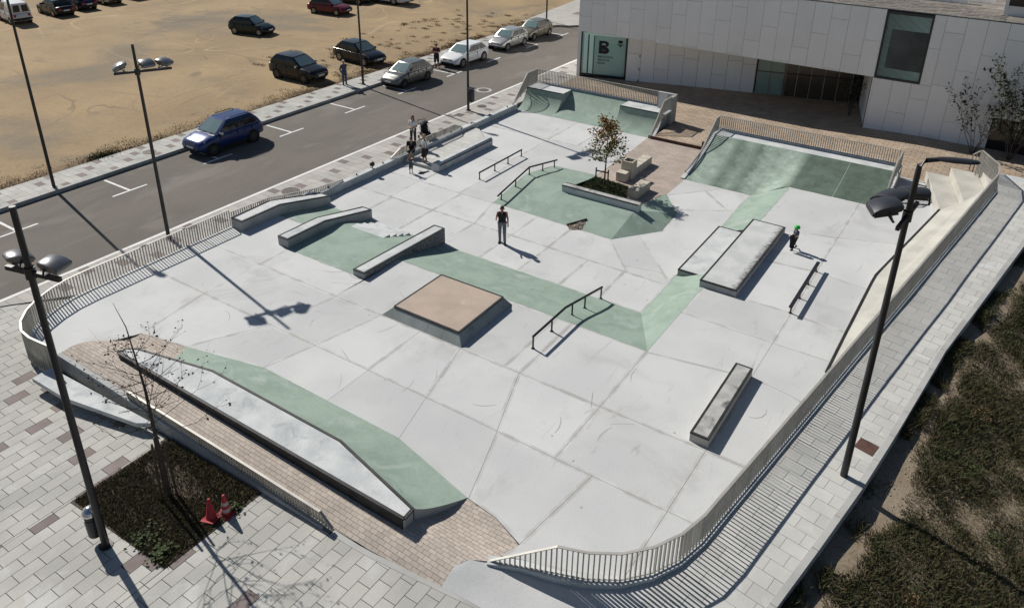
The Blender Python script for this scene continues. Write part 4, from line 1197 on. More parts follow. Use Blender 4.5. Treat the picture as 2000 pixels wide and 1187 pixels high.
fence('picket_fence', 'sloping bar fence on the right end of the wide green bank ramp', [(-3.4, 35.4, .6, .7), (-3.4, 36.6, .85, 1.72), (-3.4, 37.6, 1.1, 1.95), (-3.4, 39.25, 1.16, 1.95)])
bx_ = thing('junction_box', 'small dark box mounted at the left end of the wide green ramp', 'box', (-12.72, 38.1, .15))
MB().box(-.12, .12, -.1, .1, 0, .5).build('cabinet', M['black_metal'], bx_, bevel=.01)
MB().box(-.13, .13, -.11, .11, .5, .53).build('lid', M['lamp_dark'], bx_)

# ------------------------------------------------------------------ seating steps and cream wedge on the right
sw = thing('seat_steps', 'cream concrete seating steps at the far right corner', 'steps', (-.8, 37.5, ZU))
O = Vector((-.8, 37.5, ZU))
def SP(poly, z0, z1, name, m='concrete_cream'):
    return MB().prism([(x - O.x, y - O.y) for x, y in poly], z0 - ZU, z1 - ZU).build(name, M[m], sw, bevel=.01)
SP([(-2.3, 39.8), (-1.2, 35.35), (-.42, 35.72), (-1.32, 39.7)], -.2, .95, 'step')
SP([(-1.32, 39.7), (-.40, 35.68), (.34, 36.95), (-.22, 39.6)], -.2, 1.40, 'step')
SP([(-.22, 39.6), (.34, 37.0), (.52, 37.5), (-.15, 39.5)], -.2, 1.84, 'step')
wd = thing('seat_wedge', 'long cream concrete wedge with dark steel edge along the right fence', 'ledge', (-2, 28, ZU))
edge = [(-2.55, 21.45, .51), (-2.51, 23.95, .60), (-2.44, 27.43, .72), (-2.41, 28.14, .74), (-1.2, 35.3, .95)]
far = [(-2.1, 21.6, .77), (-1.72, 23.95, .90), (-1.12, 27.3, 1.10), (-.98, 28.14, 1.16), (.16, 34.8, 1.62)]
MB().grid([[Vector(a) - Vector((-2, 28, ZU)), Vector([(a[i] + b[i]) / 2 for i in range(3)]) - Vector((-2, 28, ZU)), Vector(b) - Vector((-2, 28, ZU))] for a, b in zip(edge, far)]).build('top', M['concrete_cream'], wd)
MB().add([Vector(p) - Vector((-2, 28, ZU)) for p in ((-1.2, 35.3, .95), (-.41, 35.7, 1.39), (.34, 36.97, 1.83), (.45, 36.5, 1.8), (.16, 34.8, 1.62), (-.52, 35.05, 1.28))], [(0, 5, 1), (5, 4, 2, 1), (4, 3, 2)]).build('top', M['concrete_cream'], wd)
MB().grid([[(a[0] + 2, a[1] - 28, -.1), (a[0] + 2, a[1] - 28, a[2] - ZU)] for a in edge]).build('face', M['concrete_cream'], wd)
for a, b in zip(edge[:-1], edge[1:]):
    MB().bar((a[0] + 2, a[1] - 28, a[2] - ZU + .01), (b[0] + 2, b[1] - 28, b[2] - ZU + .01), .08, .05).build('steel_edge', M['steel_edge'], wd)

# ------------------------------------------------------------------ terrace in front of the library
def z_ter(x, y):
    if x < -9: return .3 - .012 * max(0, -x - 18)
    return .3 + .22 * min(1, (x + 9) / 5.5)
TER = [(-25.35, 41.55), (-15.75, 41.55), (-15.75, 38.42), (-12.55, 38.42), (-12.55, 39.42), (-2.2, 39.45), (.4, 39.65), (6, 40), (6, 52), (-25.35, 52)]
ter = structure(MB().prism(TER, -.4, .12).build('terrace', M['mortar']))
pave(ter, 'paving_brick', TER, .5, .27, z_ter, [M['brick_terrace']], lambda i, j, r_: 0, origin=(-16, 40), ang=R(-1.3), bond=.5, gap=.016, limit=300)
MB().box(-16.05, -12.45, 38.34, 38.415, -.2, .303).build('step_riser', M['rust_plate'], ter)
tri = MB().add([(-14.6, 40.0, .312), (-13.3, 39.6, .312), (-13.1, 40.3, .312), (-13.9, 40.9, .312)], [(0, 1, 2, 3)])
MB().box(-3.3, -2.2, 39.36, 39.445, .2, .53).build('edge_stone', M['concrete_pale'], ter)

# ------------------------------------------------------------------ lamp posts
def flood(parent, pos, yaw, pitch, m='lamp_grey', sc=1.0):
    """floodlight: rounded hood, dark front glass, yoke; +x is the way it shines"""
    rings = []
    for x, wd, z0, z1 in ((-.30, .20, -.03, .06), (-.24, .25, -.07, .115), (-.05, .29, -.10, .155), (.16, .30, -.11, .13), (.30, .295, -.10, .05), (.335, .285, -.09, -.02)):
        ring = []
        for k in range(12):
            a = 2 * math.pi * k / 12
            cy, cz = math.cos(a), math.sin(a)
            y = wd * math.copysign(abs(cy) ** .3, cy)
            z = (z1 * .85 if cz > 0 else -z0) * math.copysign(abs(cz) ** .45, cz)
            ring.append((x * sc, y * sc, z * sc))
        rings.append(ring)
    h = MB().loft(rings).build('floodlight', M[m], parent, smooth=32)
    h.location = pos
    h.rotation_euler = (0, pitch, yaw)
    MB().add([(.30 * sc, -.25 * sc, -.085 * sc), (.30 * sc, .25 * sc, -.085 * sc), (-.18 * sc, .23 * sc, -.092 * sc), (-.18 * sc, -.23 * sc, -.092 * sc), (.30 * sc, -.25 * sc, -.118 * sc), (.30 * sc, .25 * sc, -.118 * sc), (-.18 * sc, .23 * sc, -.125 * sc), (-.18 * sc, -.23 * sc, -.125 * sc)],
             [(0, 1, 2, 3), (7, 6, 5, 4), (0, 4, 5, 1), (1, 5, 6, 2), (2, 6, 7, 3), (3, 7, 4, 0)]).build('lens', M['lens_glass'], h)
    y = MB()
    for s in (-1, 1): y.bar((0, s * .31 * sc, 0), (-.05 * sc, s * .31 * sc, -.24 * sc), .04, .02)
    y.bar((-.05 * sc, -.31 * sc, -.24 * sc), (-.05 * sc, .31 * sc, -.24 * sc), .05, .02)
    y.build('yoke', M['lamp_dark'], h)
    return h
def lamp_post(label, x, y, z, h, arm_z, arm_yaw, heads, r0=.078, r1=.05, top_lamp=None, hm='lamp_grey', hs=1.0):
    t = thing('lamp_post', label, 'lamp post', (x, y, z), group='tall lamp masts')
    MB().tube([(0, 0, -.2), (0, 0, .02), (0, 0, h * .5), (0, 0, h)], [r0, r0, (r0 + r1) / 2, r1], 12).build('pole', M['pole_paint'], t, smooth=40)
    MB().lathe([(r0 + .07, -.02), (r0 + .07, .025), (r0 + .005, .03)], (0, 0, 0), 16).build('base_plate', M['pole_paint'], t)
    ca, sa = math.cos(arm_yaw), math.sin(arm_yaw)
    if heads:
        lo, hi = min(q[0] for q in heads) - .25, max(q[0] for q in heads) + .25
        MB().bar((lo * ca, lo * sa, arm_z), (hi * ca, hi * sa, arm_z), .08, .09).build('cross_arm', M['pole_paint'], t)
        MB().lathe([(.1, arm_z - .12), (.1, arm_z + .12)], (0, 0, 0), 12).build('clamp', M['pole_paint'], t)
        for d, fw, yaw, pitch in heads:
            hx, hy = d * ca - fw * sa, d * sa + fw * ca
            flood(t, (hx, hy, arm_z + .32 * hs), yaw, pitch, hm, hs)
    if top_lamp is not None:
        a = top_lamp
        c, s = math.cos(a), math.sin(a)
        MB().tube([(0, 0, h - .1), (0, 0, h + .12), (.12 * c, .12 * s, h + .24), (.35 * c, .35 * s, h + .28)], [.06, .06, .055, .045], 10).build('lamp_arm', M['pole_paint'], t, smooth=50)
        rings = []
        for d, wd, th in ((.3, .05, .04), (.42, .1, .05), (.62, .13, .055), (.9, .14, .045), (1.05, .10, .035), (1.1, .04, .02)):
            rings.append([(d * c - wd * math.cos(q) * s, d * s + wd * math.cos(q) * c, h + .29 + th * math.sin(q)) for q in [2 * math.pi * k / 10 for k in range(10)]])
        MB().loft(rings).build('street_light', M['lamp_dark'], t, smooth=50)
    return t
AIM = math.atan2(22 - 16, 10)
lamp_post('tall dark lamp mast on the far pavement at the left edge', -35.95, 16.0, .17, 8.85, 8, 0, [], top_lamp=R(0))
lamp_post('dark floodlight mast with three silver heads beside the curved road fence', -27.16, 15.94, .15, 7.98, 6.95, R(62), [(-.55, .02, R(-118), R(20)), (.35, .12, R(-10), R(12)), (.95, .05, R(28), R(12))], hs=.85)
lamp_post('dark lamp mast on the far pavement near the grey parked car', -36.1, 36.8, .17, 8.85, 8, 0, [], top_lamp=R(0))
pb = lamp_post('dark floodlight mast with a litter bin on the near pavement', -27.13, 36.5,   .15, 8.3, 6.95, R(75), [(-.7, .1, R(-30), R(18)), (.0, .15, R(-15), R(18)), (.65, .1, R(0), R(18))])
lamp_post('farthest dark lamp mast, beyond the last parked car', -36.8, 61.7, .17, 8.85, 8, 0, [], top_lamp=R(0))
lamp_post('nearest dark floodlight mast with silver-domed bin on the plaza', -14.78, 5.78, .2, 8.6, 7.2, R(14), [(-.36, .1, R(78), R(10)), (.50, .12, R(22), R(10))], r0=.085, r1=.06, hs=.74)
lamp_post('dark mast on the right walkway with three floodlights and a street lamp', -1.14, 17.2, .56, 8.35, 7.3, R(85), [(-.55, .35, R(205), R(14)), (.05, .40, R(165), R(12)), (.6, .05, R(115), R(10))], r0=.09, r1=.06, top_lamp=R(20), hm='lamp_dark')

def bin_(label, x, y, z, r_, h, m_dome):
    t = thing('litter_bin', label, 'bin', (x, y, z))
    MB().lathe([(r_ * .86, 0), (r_ * .92, .02), (r_, h)], (0, 0, 0), 20).build('drum', M['lamp_dark'], t, smooth=40)
    MB().lathe([(r_ * .93, h - .01), (r_ * .93, h + .12)], (0, 0, 0), 20).build('opening', M['frame_black'], t)
    MB().lathe([(r_ * 1.06, h + .12), (r_ * 1.05, h + .17), (r_ * .8, h + .25), (r_ * .4, h + .295), (.01, h + .305)], (0, 0, 0), 20).build('dome', M[m_dome], t, smooth=50)
    MB().box(r_ * .7, r_ + .06, -.03, .03, h * .2, h * .3).build('bracket', M['pole_paint'], t)
    return t
mat('chrome_dome', (.62, .62, .62), rough=.18, metal=.95, fine=0)
bin_('dark litter bin with shiny domed lid strapped to the nearest mast', -15.09, 5.76, .40, .165, .52, 'chrome_dome')
t = thing('litter_bin', 'dark box-shaped litter bin on the mast by the near pavement', 'bin', (-26.88, 36.45, .75))
MB().box(-.17, .17, -.15, .15, 0, .72).build('box', M['lamp_dark'], t, bevel=.03)
MB().box(-.2, .2, -.18, .18, .80, .86).build('lid', M['lamp_dark'], t, bevel=.02)
for sx in (-.14, .14): MB().box(sx - .02, sx + .02, -.02, .02, .72, .80).build('lid_post', M['black_metal'], t)
# ------------------------------------------------------------------ library
lib = thing('library', 'white-panelled library with slanted entrance recess and large teal windows', 'building', (-25.45, 46.97, 0), rz=R(-1.35))
def glass(name, c, rough=.05, mixf=.35):
    m = mat(name, c, rough=rough, spec=.6, fine=0)
    return m
glass('glass_teal', (.30, .50, .46))
glass('glass_lit', (.62, .90, .83), .1)  # paler teal: bright sky in the glass is put into the base colour
glass('glass_dark', (.02, .02, .02))
glass('glass_brown', (.07, .055, .042), .2)
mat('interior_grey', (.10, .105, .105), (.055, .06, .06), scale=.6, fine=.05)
mat('sign_black', (.012, .013, .016), rough=.5, fine=0)
mat('sign_grey', (.045, .07, .07), rough=.5, fine=0)
mat('brick_interior', (.17, .125, .09), (.14, .10, .075), scale=2, fine=.1)
PW = .956
U_END = 25.0
ZB, ZT = 3.38, 7.12
# core behind the panels, so that the joints read dark
MB().box(0.02, 40, .03, 26, ZB + .02, ZT - .03).build('upper_core', M['panel_dark_joint'], lib)
MB().box(19.0, 24.3, .03, 9, -.5, ZB + .03).build('lower_core', M['panel_dark_joint'], lib)
def joints(k, z0, z1):
    base = 4.42 + .94 * (k % 3)
    zs = [base + 2.82 * n for n in range(-3, 3)]
    return [z0] + [z for z in zs if z0 + .05 < z < z1 - .05] + [z1]
WU0, WU1, WZ0, WZ1 = 19.09, 21.43, 3.36, 7.06        # the big window
k = 0
u = .02
col = 0
while u < 40:
    u1 = min(u + PW, 40)
    lower = 19.06 <= u < 24.3
    segs = joints(col + 0, ZB, ZT)
    if lower: segs = joints(col, .0, ZT)
    for a, b in zip(segs[:-1], segs[1:]):
        ua, ub, za, zb = u, u1, a, b
        # cut round the big window
        bits = [(ua, ub, za, zb)]
        if ua < WU1 and ub > WU0 and zb > WZ0:
            bits = [(ua, ub, za, min(zb, WZ0 - .004))]
            if ub - WU1 > .06: bits.append((WU1, ub, max(za, WZ0), zb))
            if WU0 - ua > .06: bits.append((ua, WU0, max(za, WZ0), zb))
        for ua, ub, za, zb in bits:
            if ub - ua < .05 or zb - za < .05: continue
            MB().box(ua + .007, ub - .007, -.012 + .002 * ((col * 7 + int(za * 3)) % 3), .028, za + .007, zb - .007).build('wall_panel', M['panel_white'], lib)
    u = u1
    col += 1
MB().box(19.05, 19.137, -.012, .028, -.2, ZB - .006).build('wall_panel', M['panel_white'], lib)
# parapet cap, roof
MB().box(-.02, 40, -.02, .14, ZT, ZT + .03).build('roof_edge', M['frame_black'], lib)
roof = MB().box(.14, 40, .14, 26, ZT - .06, ZT - .02).build('roof', M['gravel_roof'], lib)
for i in range(5):
    MB().box(19.4 + i * .9 - 1.5, 20.28 + i * .9 - 1.5, 4.7, 4.95, ZT - .02, ZT + .55).build('upstand', M['panel_white'], roof)
for j in range(14):
    for i in range(21):
        uo = 13.8 + i * .5 + .25 * (j % 2)
        MB().box(uo + .01, uo + .49, .2 + j * .26 + .008, .452 + j * .26, ZT - .02, ZT - .006 + .006 * ((i * 3 + j * 5) % 4)).build('roof_tile', M['gravel_roof'], roof)
sk = MB().box(24.3, 27.5, 2.3, 7, ZT - .02, ZT + .5).build('skylight', M['panel_white'], roof)
MB().box(24.45, 27.6, 2.25, 7.05, ZT + .5, ZT + 1.6).build('glazing', M['glass_dark'], sk)
MB().box(24.28, 24.45, 2.22, 7.05, ZT + .3, ZT + 1.65).build('frame', M['panel_white'], sk)
MB().box(12, 23.6, 5.6, 5.75, ZT - .02, ZT + .35).build('upstand', M['panel_white'], roof)
# left end wall
MB().box(-.002, .018, .03, 26, -.4, ZT).build('end_wall', M['panel_white'], lib)
# soffit over the recess
MB().add([(.02, 0, ZB), (19.1, 0, ZB), (19.1, 9, ZB), (.02, 9, ZB)], [(0, 1, 2, 3)]).build('soffit', M['panel_white'], lib)
# lower wall runs back from the left corner
ang = math.atan2(51.6 - 47.0, 17.8) + R(1.35)
ca, sa = math.cos(ang), math.sin(ang)
def LW(s, d, z): return (s * ca - d * sa, s * sa + d * ca, z)      # along the lower wall, d behind it
def lwbox(s0, s1, d0, d1, z0, z1):
    vs = [LW(s, d, z) for z in (z0, z1) for s, d in ((s0, d0), (s1, d0), (s1, d1), (s0, d1))]
    return MB().add(vs, [(3, 2, 1, 0), (4, 5, 6, 7), (0, 1, 5, 4), (1, 2, 6, 5), (2, 3, 7, 6), (3, 0, 4, 7)])
lwbox(.0, .22, .0, .5, -.3, ZB + .02).build('corner_pier', M['panel_white'], lib)
lwbox(.02, 12.6, .55, .8, -.3, ZB + .02).build('lower_core', M['panel_dark_joint'], lib)
lwbox(3.45, 12.0, .03, .1, -.3, ZB + .02).build('lower_core', M['panel_dark_joint'], lib)
# glazed corner with the sign
win = lwbox(.24, 3.42, .12, .16, .42, ZB).build('window', M['glass_teal'], lib)
for a in ((.22, .30, .1, .2, .3, ZB), (3.36, 3.46, -.03, .2, .3, ZB), (.3, 3.36, .1, .2, ZB - .07, ZB), (.3, 3.36, .06, .2, .28, .44)):
    lwbox(*a).build('window_frame', M['frame_black'], win)
lwbox(.42, .68, .108, .118, .46, ZB - .2).build('lit_strip', M['glass_lit'], win)  # pale strips on the pane: light in the glass painted as colour
lwbox(.8, 1.08, .108, .118, .46, ZB - .24).build('lit_strip', M['glass_lit'], win)
lwbox(.4, 3.3, .106, .117, ZB - .24, ZB - .08).build('lit_strip', M['glass_lit'], win)
lwbox(.72, .78, .10, .117, .46, ZB - .2).build('mullion', M['frame_black'], win)
lwbox(1.12, 1.16, .10, .117, .46, ZB - .3).build('mullion', M['frame_black'], win)
FONT = bpy.data.fonts.load('<builtin>') if not len(bpy.data.fonts) else bpy.data.fonts[0]
def text(body, s, z, size, m, name='lettering', parent=win, depth=.09, bold=0, align='LEFT'):
    cu = bpy.data.curves.new('t', 'FONT')
    cu.body = body
    cu.size = size
    cu.align_x = align
    cu.offset = bold
    cu.extrude = .004
    ob = bpy.data.objects.new('t', cu)
    COL.objects.link(ob)
    bpy.context.view_layer.update()
    me = bpy.data.meshes.new_from_object(ob.evaluated_get(bpy.context.evaluated_depsgraph_get()))
    bpy.data.objects.remove(ob)
    me.materials.clear()
    o = link(name, me, M[m], parent)
    o.location = LW(s, depth, z)
    o.rotation_euler = (R(90), 0, ang)
    return o
# the big letter, heavy strokes with two counters
def letterB(s, z, h):
    def P(pts): return pts
    w_ = h * .82
    out = []
    pts = [(0, 0), (w_ * .62, 0)]
    for k in range(9): pts.append((w_ * .62 + w_ * .38 * math.sin(math.pi * k / 8), h * .27 - h * .27 * math.cos(math.pi * k / 8)))
    for k in range(9): pts.append((w_ * .60 + w_ * .34 * math.sin(math.pi * k / 8), h * .77 - h * .23 * math.cos(math.pi * k / 8)))
    pts.append((0, h))
    mb = MB()
    n = len(pts)
    mb.add([LW(s + x, .10, z + y) for x, y in pts] + [LW(s + x, .112, z + y) for x, y in pts], [tuple(range(n)), tuple(range(2 * n - 1, n - 1, -1))] + [(i, n + i, n + (i + 1) % n, (i + 1) % n) for i in range(n)])
    b = mb.build('letter_b', M['sign_black'], win)
    lwbox(s + w_ * .28, s + w_ * .68, .094, .099, z + h * .2, z + h * .36).build('counter', M['sign_grey'], b)
    for k in range(7):
        a = R(20 + 140 * k / 6)
        c = (s + w_ * .46, z + h * .66)
        r0, r1 = h * .09, h * .19
        mb = MB()
        d = .03 * h
        mb.add([LW(c[0] + r0 * math.cos(a) - d * math.sin(a), .095, c[1] + r0 * math.sin(a) + d * math.cos(a)), LW(c[0] + r0 * math.cos(a) + d * math.sin(a), .095, c[1] + r0 * math.sin(a) - d * math.cos(a)), LW(c[0] + r1 * math.cos(a), .095, c[1] + r1 * math.sin(a))], [(0, 1, 2)])
        mb.build('petal', M['glass_lit'], b)
letterB(1.48, 1.92, .88)
for i, s_ in enumerate(('BIBLIOTECA', 'REGO DA', 'BALSA')):
    text(s_, 1.44, 1.64 - .22 * i, .19, 'sign_grey')
o = MB().add([LW(2.95 + .17 * math.cos(2 * math.pi * k / 14), .098, 2.83 + .11 * math.sin(2 * math.pi * k / 14)) for k in range(14)], [tuple(range(14))]).build('emblem', M['sign_black'], win)
lwbox(2.72, 3.18, .096, .1, 2.62, 2.66).build('emblem', M['sign_black'], win)
MB().add([LW(2.83, .097, 2.6), LW(3.08, .097, 2.6), LW(2.96, .097, 2.46)], [(0, 2, 1)]).build('emblem', M['sign_black'], win)
# panels of the lower wall
s = 3.48
col = 0
while s < 11.9:
    s1 = min(s + .95, 11.95)
    zs = {0: [0, 2.15, ZB], 1: [0, ZB], 2: [0, 1.25, ZB], 3: [0, 2.3, ZB]}[col % 4]
    for a, b in zip(zs[:-1], zs[1:]):
        lwbox(s + .009, s1 - .009, -.0, .03, a + .009 + (0 if a else -.2), b - .009).build('wall_panel', M['panel_white'], lib)
    s = s1
    col += 1
dr = lwbox(3.49, 4.36, -.012, -.001, .05, 2.14).build('door', M['panel_white'], lib)
for z in (.25, 1.05, 1.95): lwbox(4.33, 4.39, -.03, -.013, z, z + .14).build('hinge', M['frame_black'], dr)
# glazed entrance
ent = lwbox(12.0, 18.6, .75, .8, -.3, ZB).build('entrance', M['interior_grey'], lib)
for k in range(8):
    s = 12.05 + k * .82
    lwbox(s, s + .045, .0, .12, .1, ZB).build('mullion', M['fence_metal'], ent)
    if k < 7: lwbox(s + .05, s + .81, .05, .06, .15, ZB - .02).build('pane', M['glass_brown'] if k > 1 else M['glass_teal'], ent)
lwbox(12.0, 18.6, -.01, .1, 1.75, 1.82).build('transom', M['lamp_dark'], ent)
for k in range(26):
    s = 12.1 + k * .07
    lwbox(s, s + .02, -.02, -.012, .2, 3.2).build('grille_bar', M['fence_metal'], ent)
# side wall of the recess at its right end
MB().add([(19.06, .03, -.4), (19.06, .03, ZB), (17.75, 4.9, ZB), (17.75, 4.9, -.4)], [(0, 1, 2, 3)]).build('return_wall', M['panel_white'], lib)
# big window
bw = MB().box(WU0 + .1, WU1 - .1, .03, .06, WZ0 + .1, WZ1 - .1).build('window', M['glass_lit'], lib)
MB().box(WU0 + .42, WU1 - .1, .018, .029, WZ0 + .62, WZ1 - .95).build('dim_view_panel', M['interior_grey'], bw)  # dim view seen in the glass, painted as a flat dark panel over it
MB().add([(WU0 + .45, .016, WZ0 + .95), (WU0 + .95, .016, WZ0 + 1.0), (WU1 - .35, .016, WZ0 + 1.9), (WU0 + .6, .016, WZ0 + 1.75)], [(0, 1, 2, 3)]).build('blind', M['interior_grey'], bw)
for a in ((WU0, WU0 + .1, WZ0, WZ1), (WU1 - .1, WU1, WZ0, WZ1), (WU0 + .1, WU1 - .1, WZ0, WZ0 + .12), (WU0 + .1, WU1 - .1, WZ1 - .14, WZ1)):
    MB().box(a[0], a[1], -.03, .05, a[2], a[3]).build('window_frame', M['frame_black'], bw)
# dark glazing right of the wall end
MB().box(24.3, 25.2, .035, .2, -.3, ZB).build('wall_panel', M['panel_white'], lib)
g2 = MB().box(25.25, 32, .08, .12, -.2, 2.25).build('window', M['glass_dark'], lib)
MB().box(25.2, 32, .0, .15, 2.25, ZB).build('wall_panel', M['panel_white'], lib)
for uu in (25.2, 27.6, 30): MB().box(uu, uu + .06, .02, .1, -.2, 2.25).build('mullion', M['frame_black'], g2)

# stair rails by the right end of the terrace
def stair_rail(label, pts, base):
    t = thing('handrail', label, 'handrail', pts[0])
    o = Vector(pts[0])
    MB().tube([Vector(p) - o for p in pts], .03, 8).build('top_rail', M['fence_metal'], t, smooth=40)
    MB().tube([Vector((p[0], p[1], p[2] - .35)) - o for p in pts], .02, 8).build('mid_rail', M['fence_metal'], t, smooth=40)
    for p in pts:
        MB().bar(Vector((p[0], p[1], p[2])) - o, Vector((p[0], p[1], base)) - o, .05, .03).build('post', M['fence_metal'], t)
stair_rail('steel handrail left of the dark glass doors on the terrace', [(-.30, 39.3, 2.6), (-.45, 40.8, 2.0), (-.62, 42.4, 1.35)], .5)
stair_rail('steel handrail right of the dark glass doors at the frame edge', [(1.75, 39.3, 2.6), (1.72, 40.8, 2.0), (1.7, 42.4, 1.35)], .5)
t = thing('stairs', 'pale concrete stairs from the walkway down to the terrace at the right edge', 'stairs', (.9, 38.5, .5))
for k in range(8):
    MB().box(-.3, 2.3, k * .48, (k + 1) * .48, -.3, 1.30 - .16 * k).build('step', M['concrete_pale'], t, bevel=.01)
# ------------------------------------------------------------------ vegetation
def blades(name, pts, hmin, hmax, wd, m, parent=None, lean=.5, seed=1, kind='stuff', hs=None):
    """many bent grass blades as one mesh; pts: array (n,3)"""
    rg = np.random.default_rng(seed)
    n = len(pts)
    pts = np.asarray(pts, float)
    h = rg.uniform(hmin, hmax, n) if hs is None else hs * rg.uniform(.6, 1.25, n)
    a = rg.uniform(0, 2 * np.pi, n)
    ln = rg.uniform(.1, lean, n) * h
    b = rg.uniform(0, 2 * np.pi, n)
    w_ = wd * rg.uniform(.6, 1.4, n)
    dx, dy = np.cos(a) * w_, np.sin(a) * w_
    lx, ly = np.cos(b) * ln, np.sin(b) * ln
    V = np.zeros((n, 5, 3))
    V[:, 0] = pts - np.stack([dx, dy, 0 * h], 1)
    V[:, 1] = pts + np.stack([dx, dy, 0 * h], 1)
    V[:, 2] = pts + np.stack([lx * .35 + dx * .8, ly * .35 + dy * .8, h * .6], 1)
    V[:, 3] = pts + np.stack([lx * .35 - dx * .8, ly * .35 - dy * .8, h * .6], 1)
    V[:, 4] = pts + np.stack([lx, ly, h], 1)
    idx = np.arange(n)[:, None] * 5
    quads = (idx + np.array([0, 1, 2, 3])).reshape(-1)
    tris = (idx + np.array([3, 2, 4])).reshape(-1)
    me = bpy.data.meshes.new(name)
    me.vertices.add(5 * n)
    me.vertices.foreach_set('co', V.reshape(-1))
    me.loops.add(7 * n)
    me.loops.foreach_set('vertex_index', np.concatenate([quads, tris]).astype(np.int32))
    me.polygons.add(2 * n)
    me.polygons.foreach_set('loop_start', np.concatenate([np.arange(n) * 4, 4 * n + np.arange(n) * 3]).astype(np.int32))
    me.update()
    me.validate()
    o = link(name, me, M[m], parent)
    return tag(o, kind=kind) if kind else o

rg = np.random.default_rng(5)
def vfbm(x, y, s): return (np.sin(x * 1.7 * s + 1.3 * np.sin(y * 1.1 * s)) + np.sin(y * 2.3 * s + 1.7 * np.sin(x * .9 * s + 2)) + .5 * np.sin(x * 5.1 * s + y * 3.7 * s)) / 2.5
# weeds on the rough ground at the right
n = 470000
y = rg.uniform(7, 38, n)
xk = np.interp(y, KY, KX)
d = rg.uniform(0, 1, n) ** 1.15 * 9
x = xk + d
dens = .3 * vfbm(x, y, .55) + .3 * vfbm(x + 9, y + 3, 1.6) + 1.6 * np.clip((d - .4) / .9, 0, 1) - .42
dens += np.where((d < .45) & (vfbm(x, y, .8) > -.1), .7, 0)
keep = dens > rg.uniform(-.1, .6, n)
x, y, d = x[keep], y[keep], d[keep]
zk = np.array([z_path(0, q) for q in y])
z = zk - .30 - .25 * np.minimum(1, d / 4) + np.where(d > .2, .09 * vfbm(x, y, .9), 0) - .02
hs = .07 + .13 * np.clip(.5 + .7 * vfbm(x + 4, y, .45), 0, 1) + .12 * np.clip(vfbm(x, y + 7, 1.3), 0, 1)
w1 = blades('weeds', np.stack([x, y, z], 1), .1, .4, .008, 'weed_blade', lean=1.1, seed=2, hs=hs)
tag(w1, 'dark rough weeds and dry grass covering the ground right of the walkway', 'weeds')
rr = random.Random(14)
for k in range(46):
    yy = rr.uniform(9.5, 33)
    dd = rr.uniform(1.3, 5.5) if k % 4 else rr.uniform(.25, 1.2)
    xx = float(np.interp(yy, KY, KX)) + dd
    zz = z_path(0, yy) - .30 - .25 * min(1, dd / 4) + .09 * fbm(xx, yy, .9)
    mb = MB()
    rad = rr.uniform(.14, .34)
    for q in range(rr.randint(120, 260)):
        a, r_ = rr.uniform(0, 6.283), rad * math.sqrt(rr.random())
        p = Vector((r_ * math.cos(a), r_ * math.sin(a), rr.uniform(.02, .32) * (1.1 - r_ / rad * .6)))
        u = Vector((rr.gauss(0, 1), rr.gauss(0, 1), rr.gauss(.5, .6))).normalized() * rr.uniform(.04, .09)
        v = u.cross(Vector((rr.gauss(0, 1), rr.gauss(0, 1), rr.gauss(0, 1)))).normalized() * rr.uniform(.008, .02)
        mb.add([p, p + u * .5 + v, p + u, p + u * .5 - v], [(0, 1, 2, 3)])
    b_ = mb.build('scrub', M[('weed_blade', 'shrub_leaf', 'dry_blade', 'bed_blade')[rr.choice((0, 0, 1, 2, 3))]], w1, loc=(xx, yy, zz))
# pebbles on the bare patches
mb = MB()
rr = random.Random(4)
for k in range(2600):
    yy = rr.uniform(8.5, 34)
    x0 = float(np.interp(yy, KY, KX))
    dd = rr.uniform(.1, 2.2)
    s = rr.choice((.012, .016, .022, .03))
    zz = z_path(0, yy) - .30 - .25 * min(1, dd / 4) + .09 * fbm(x0 + dd, yy, .9)
    c = (x0 + dd, yy, zz)
    mb.add([(c[0] + s, c[1], c[2]), (c[0], c[1] + s * 1.2, c[2]), (c[0] - s, c[1], c[2]), (c[0], c[1] - s * .9, c[2]), (c[0] + s * .2, c[1], c[2] + s * .8)], [(0, 1, 4), (1, 2, 4), (2, 3, 4), (3, 0, 4)])
tag(mb.build('gravel', M['pebble']), 'loose pale gravel on the bare soil beside the walkway kerb', 'gravel', kind='stuff')
# dry verge between the dirt lot and the far pavement
n = 60000
y = rg.uniform(5, 68, n)
d = rg.uniform(0, 1, n) ** 1.6 * 2.6
x = -37.62 - d
keep = (.5 * vfbm(x, y, .45) + .4 * vfbm(x, y, 1.7) + .35 - .32 * d) > rg.uniform(-.2, .7, n)
x, y, d = x[keep], y[keep], d[keep]
v1 = blades('verge_grass', np.stack([x, y, np.full(len(x), .10)], 1), .02, .065, .012, 'dry_blade', lean=1.6, seed=3)
tag(v1, 'brown dry grass verge along the dirt parking lot', 'grass')
# tufts out in the lot
T = []
for k in range(170):
    cx, cy = -38 - rr.random() ** 2 * 9, rr.uniform(36, 62)
    for q in range(40): T.append((cx + rr.gauss(0, .18), cy + rr.gauss(0, .12), .1))
tag(blades('grass_tufts', T, .05, .14, .013, 'dry_blade', lean=1.3, seed=8), 'scattered dry tufts on the dirt lot behind the parked cars', 'grass')
T = [(-37.9 + rr.gauss(0, .3), 19.6 + rr.gauss(0, .5), .1) for q in range(900)]
tag(blades('grass_tuft', T, .06, .16, .012, 'bed_blade', lean=1.3, seed=9), 'green weed clump beside the far pavement', 'grass')
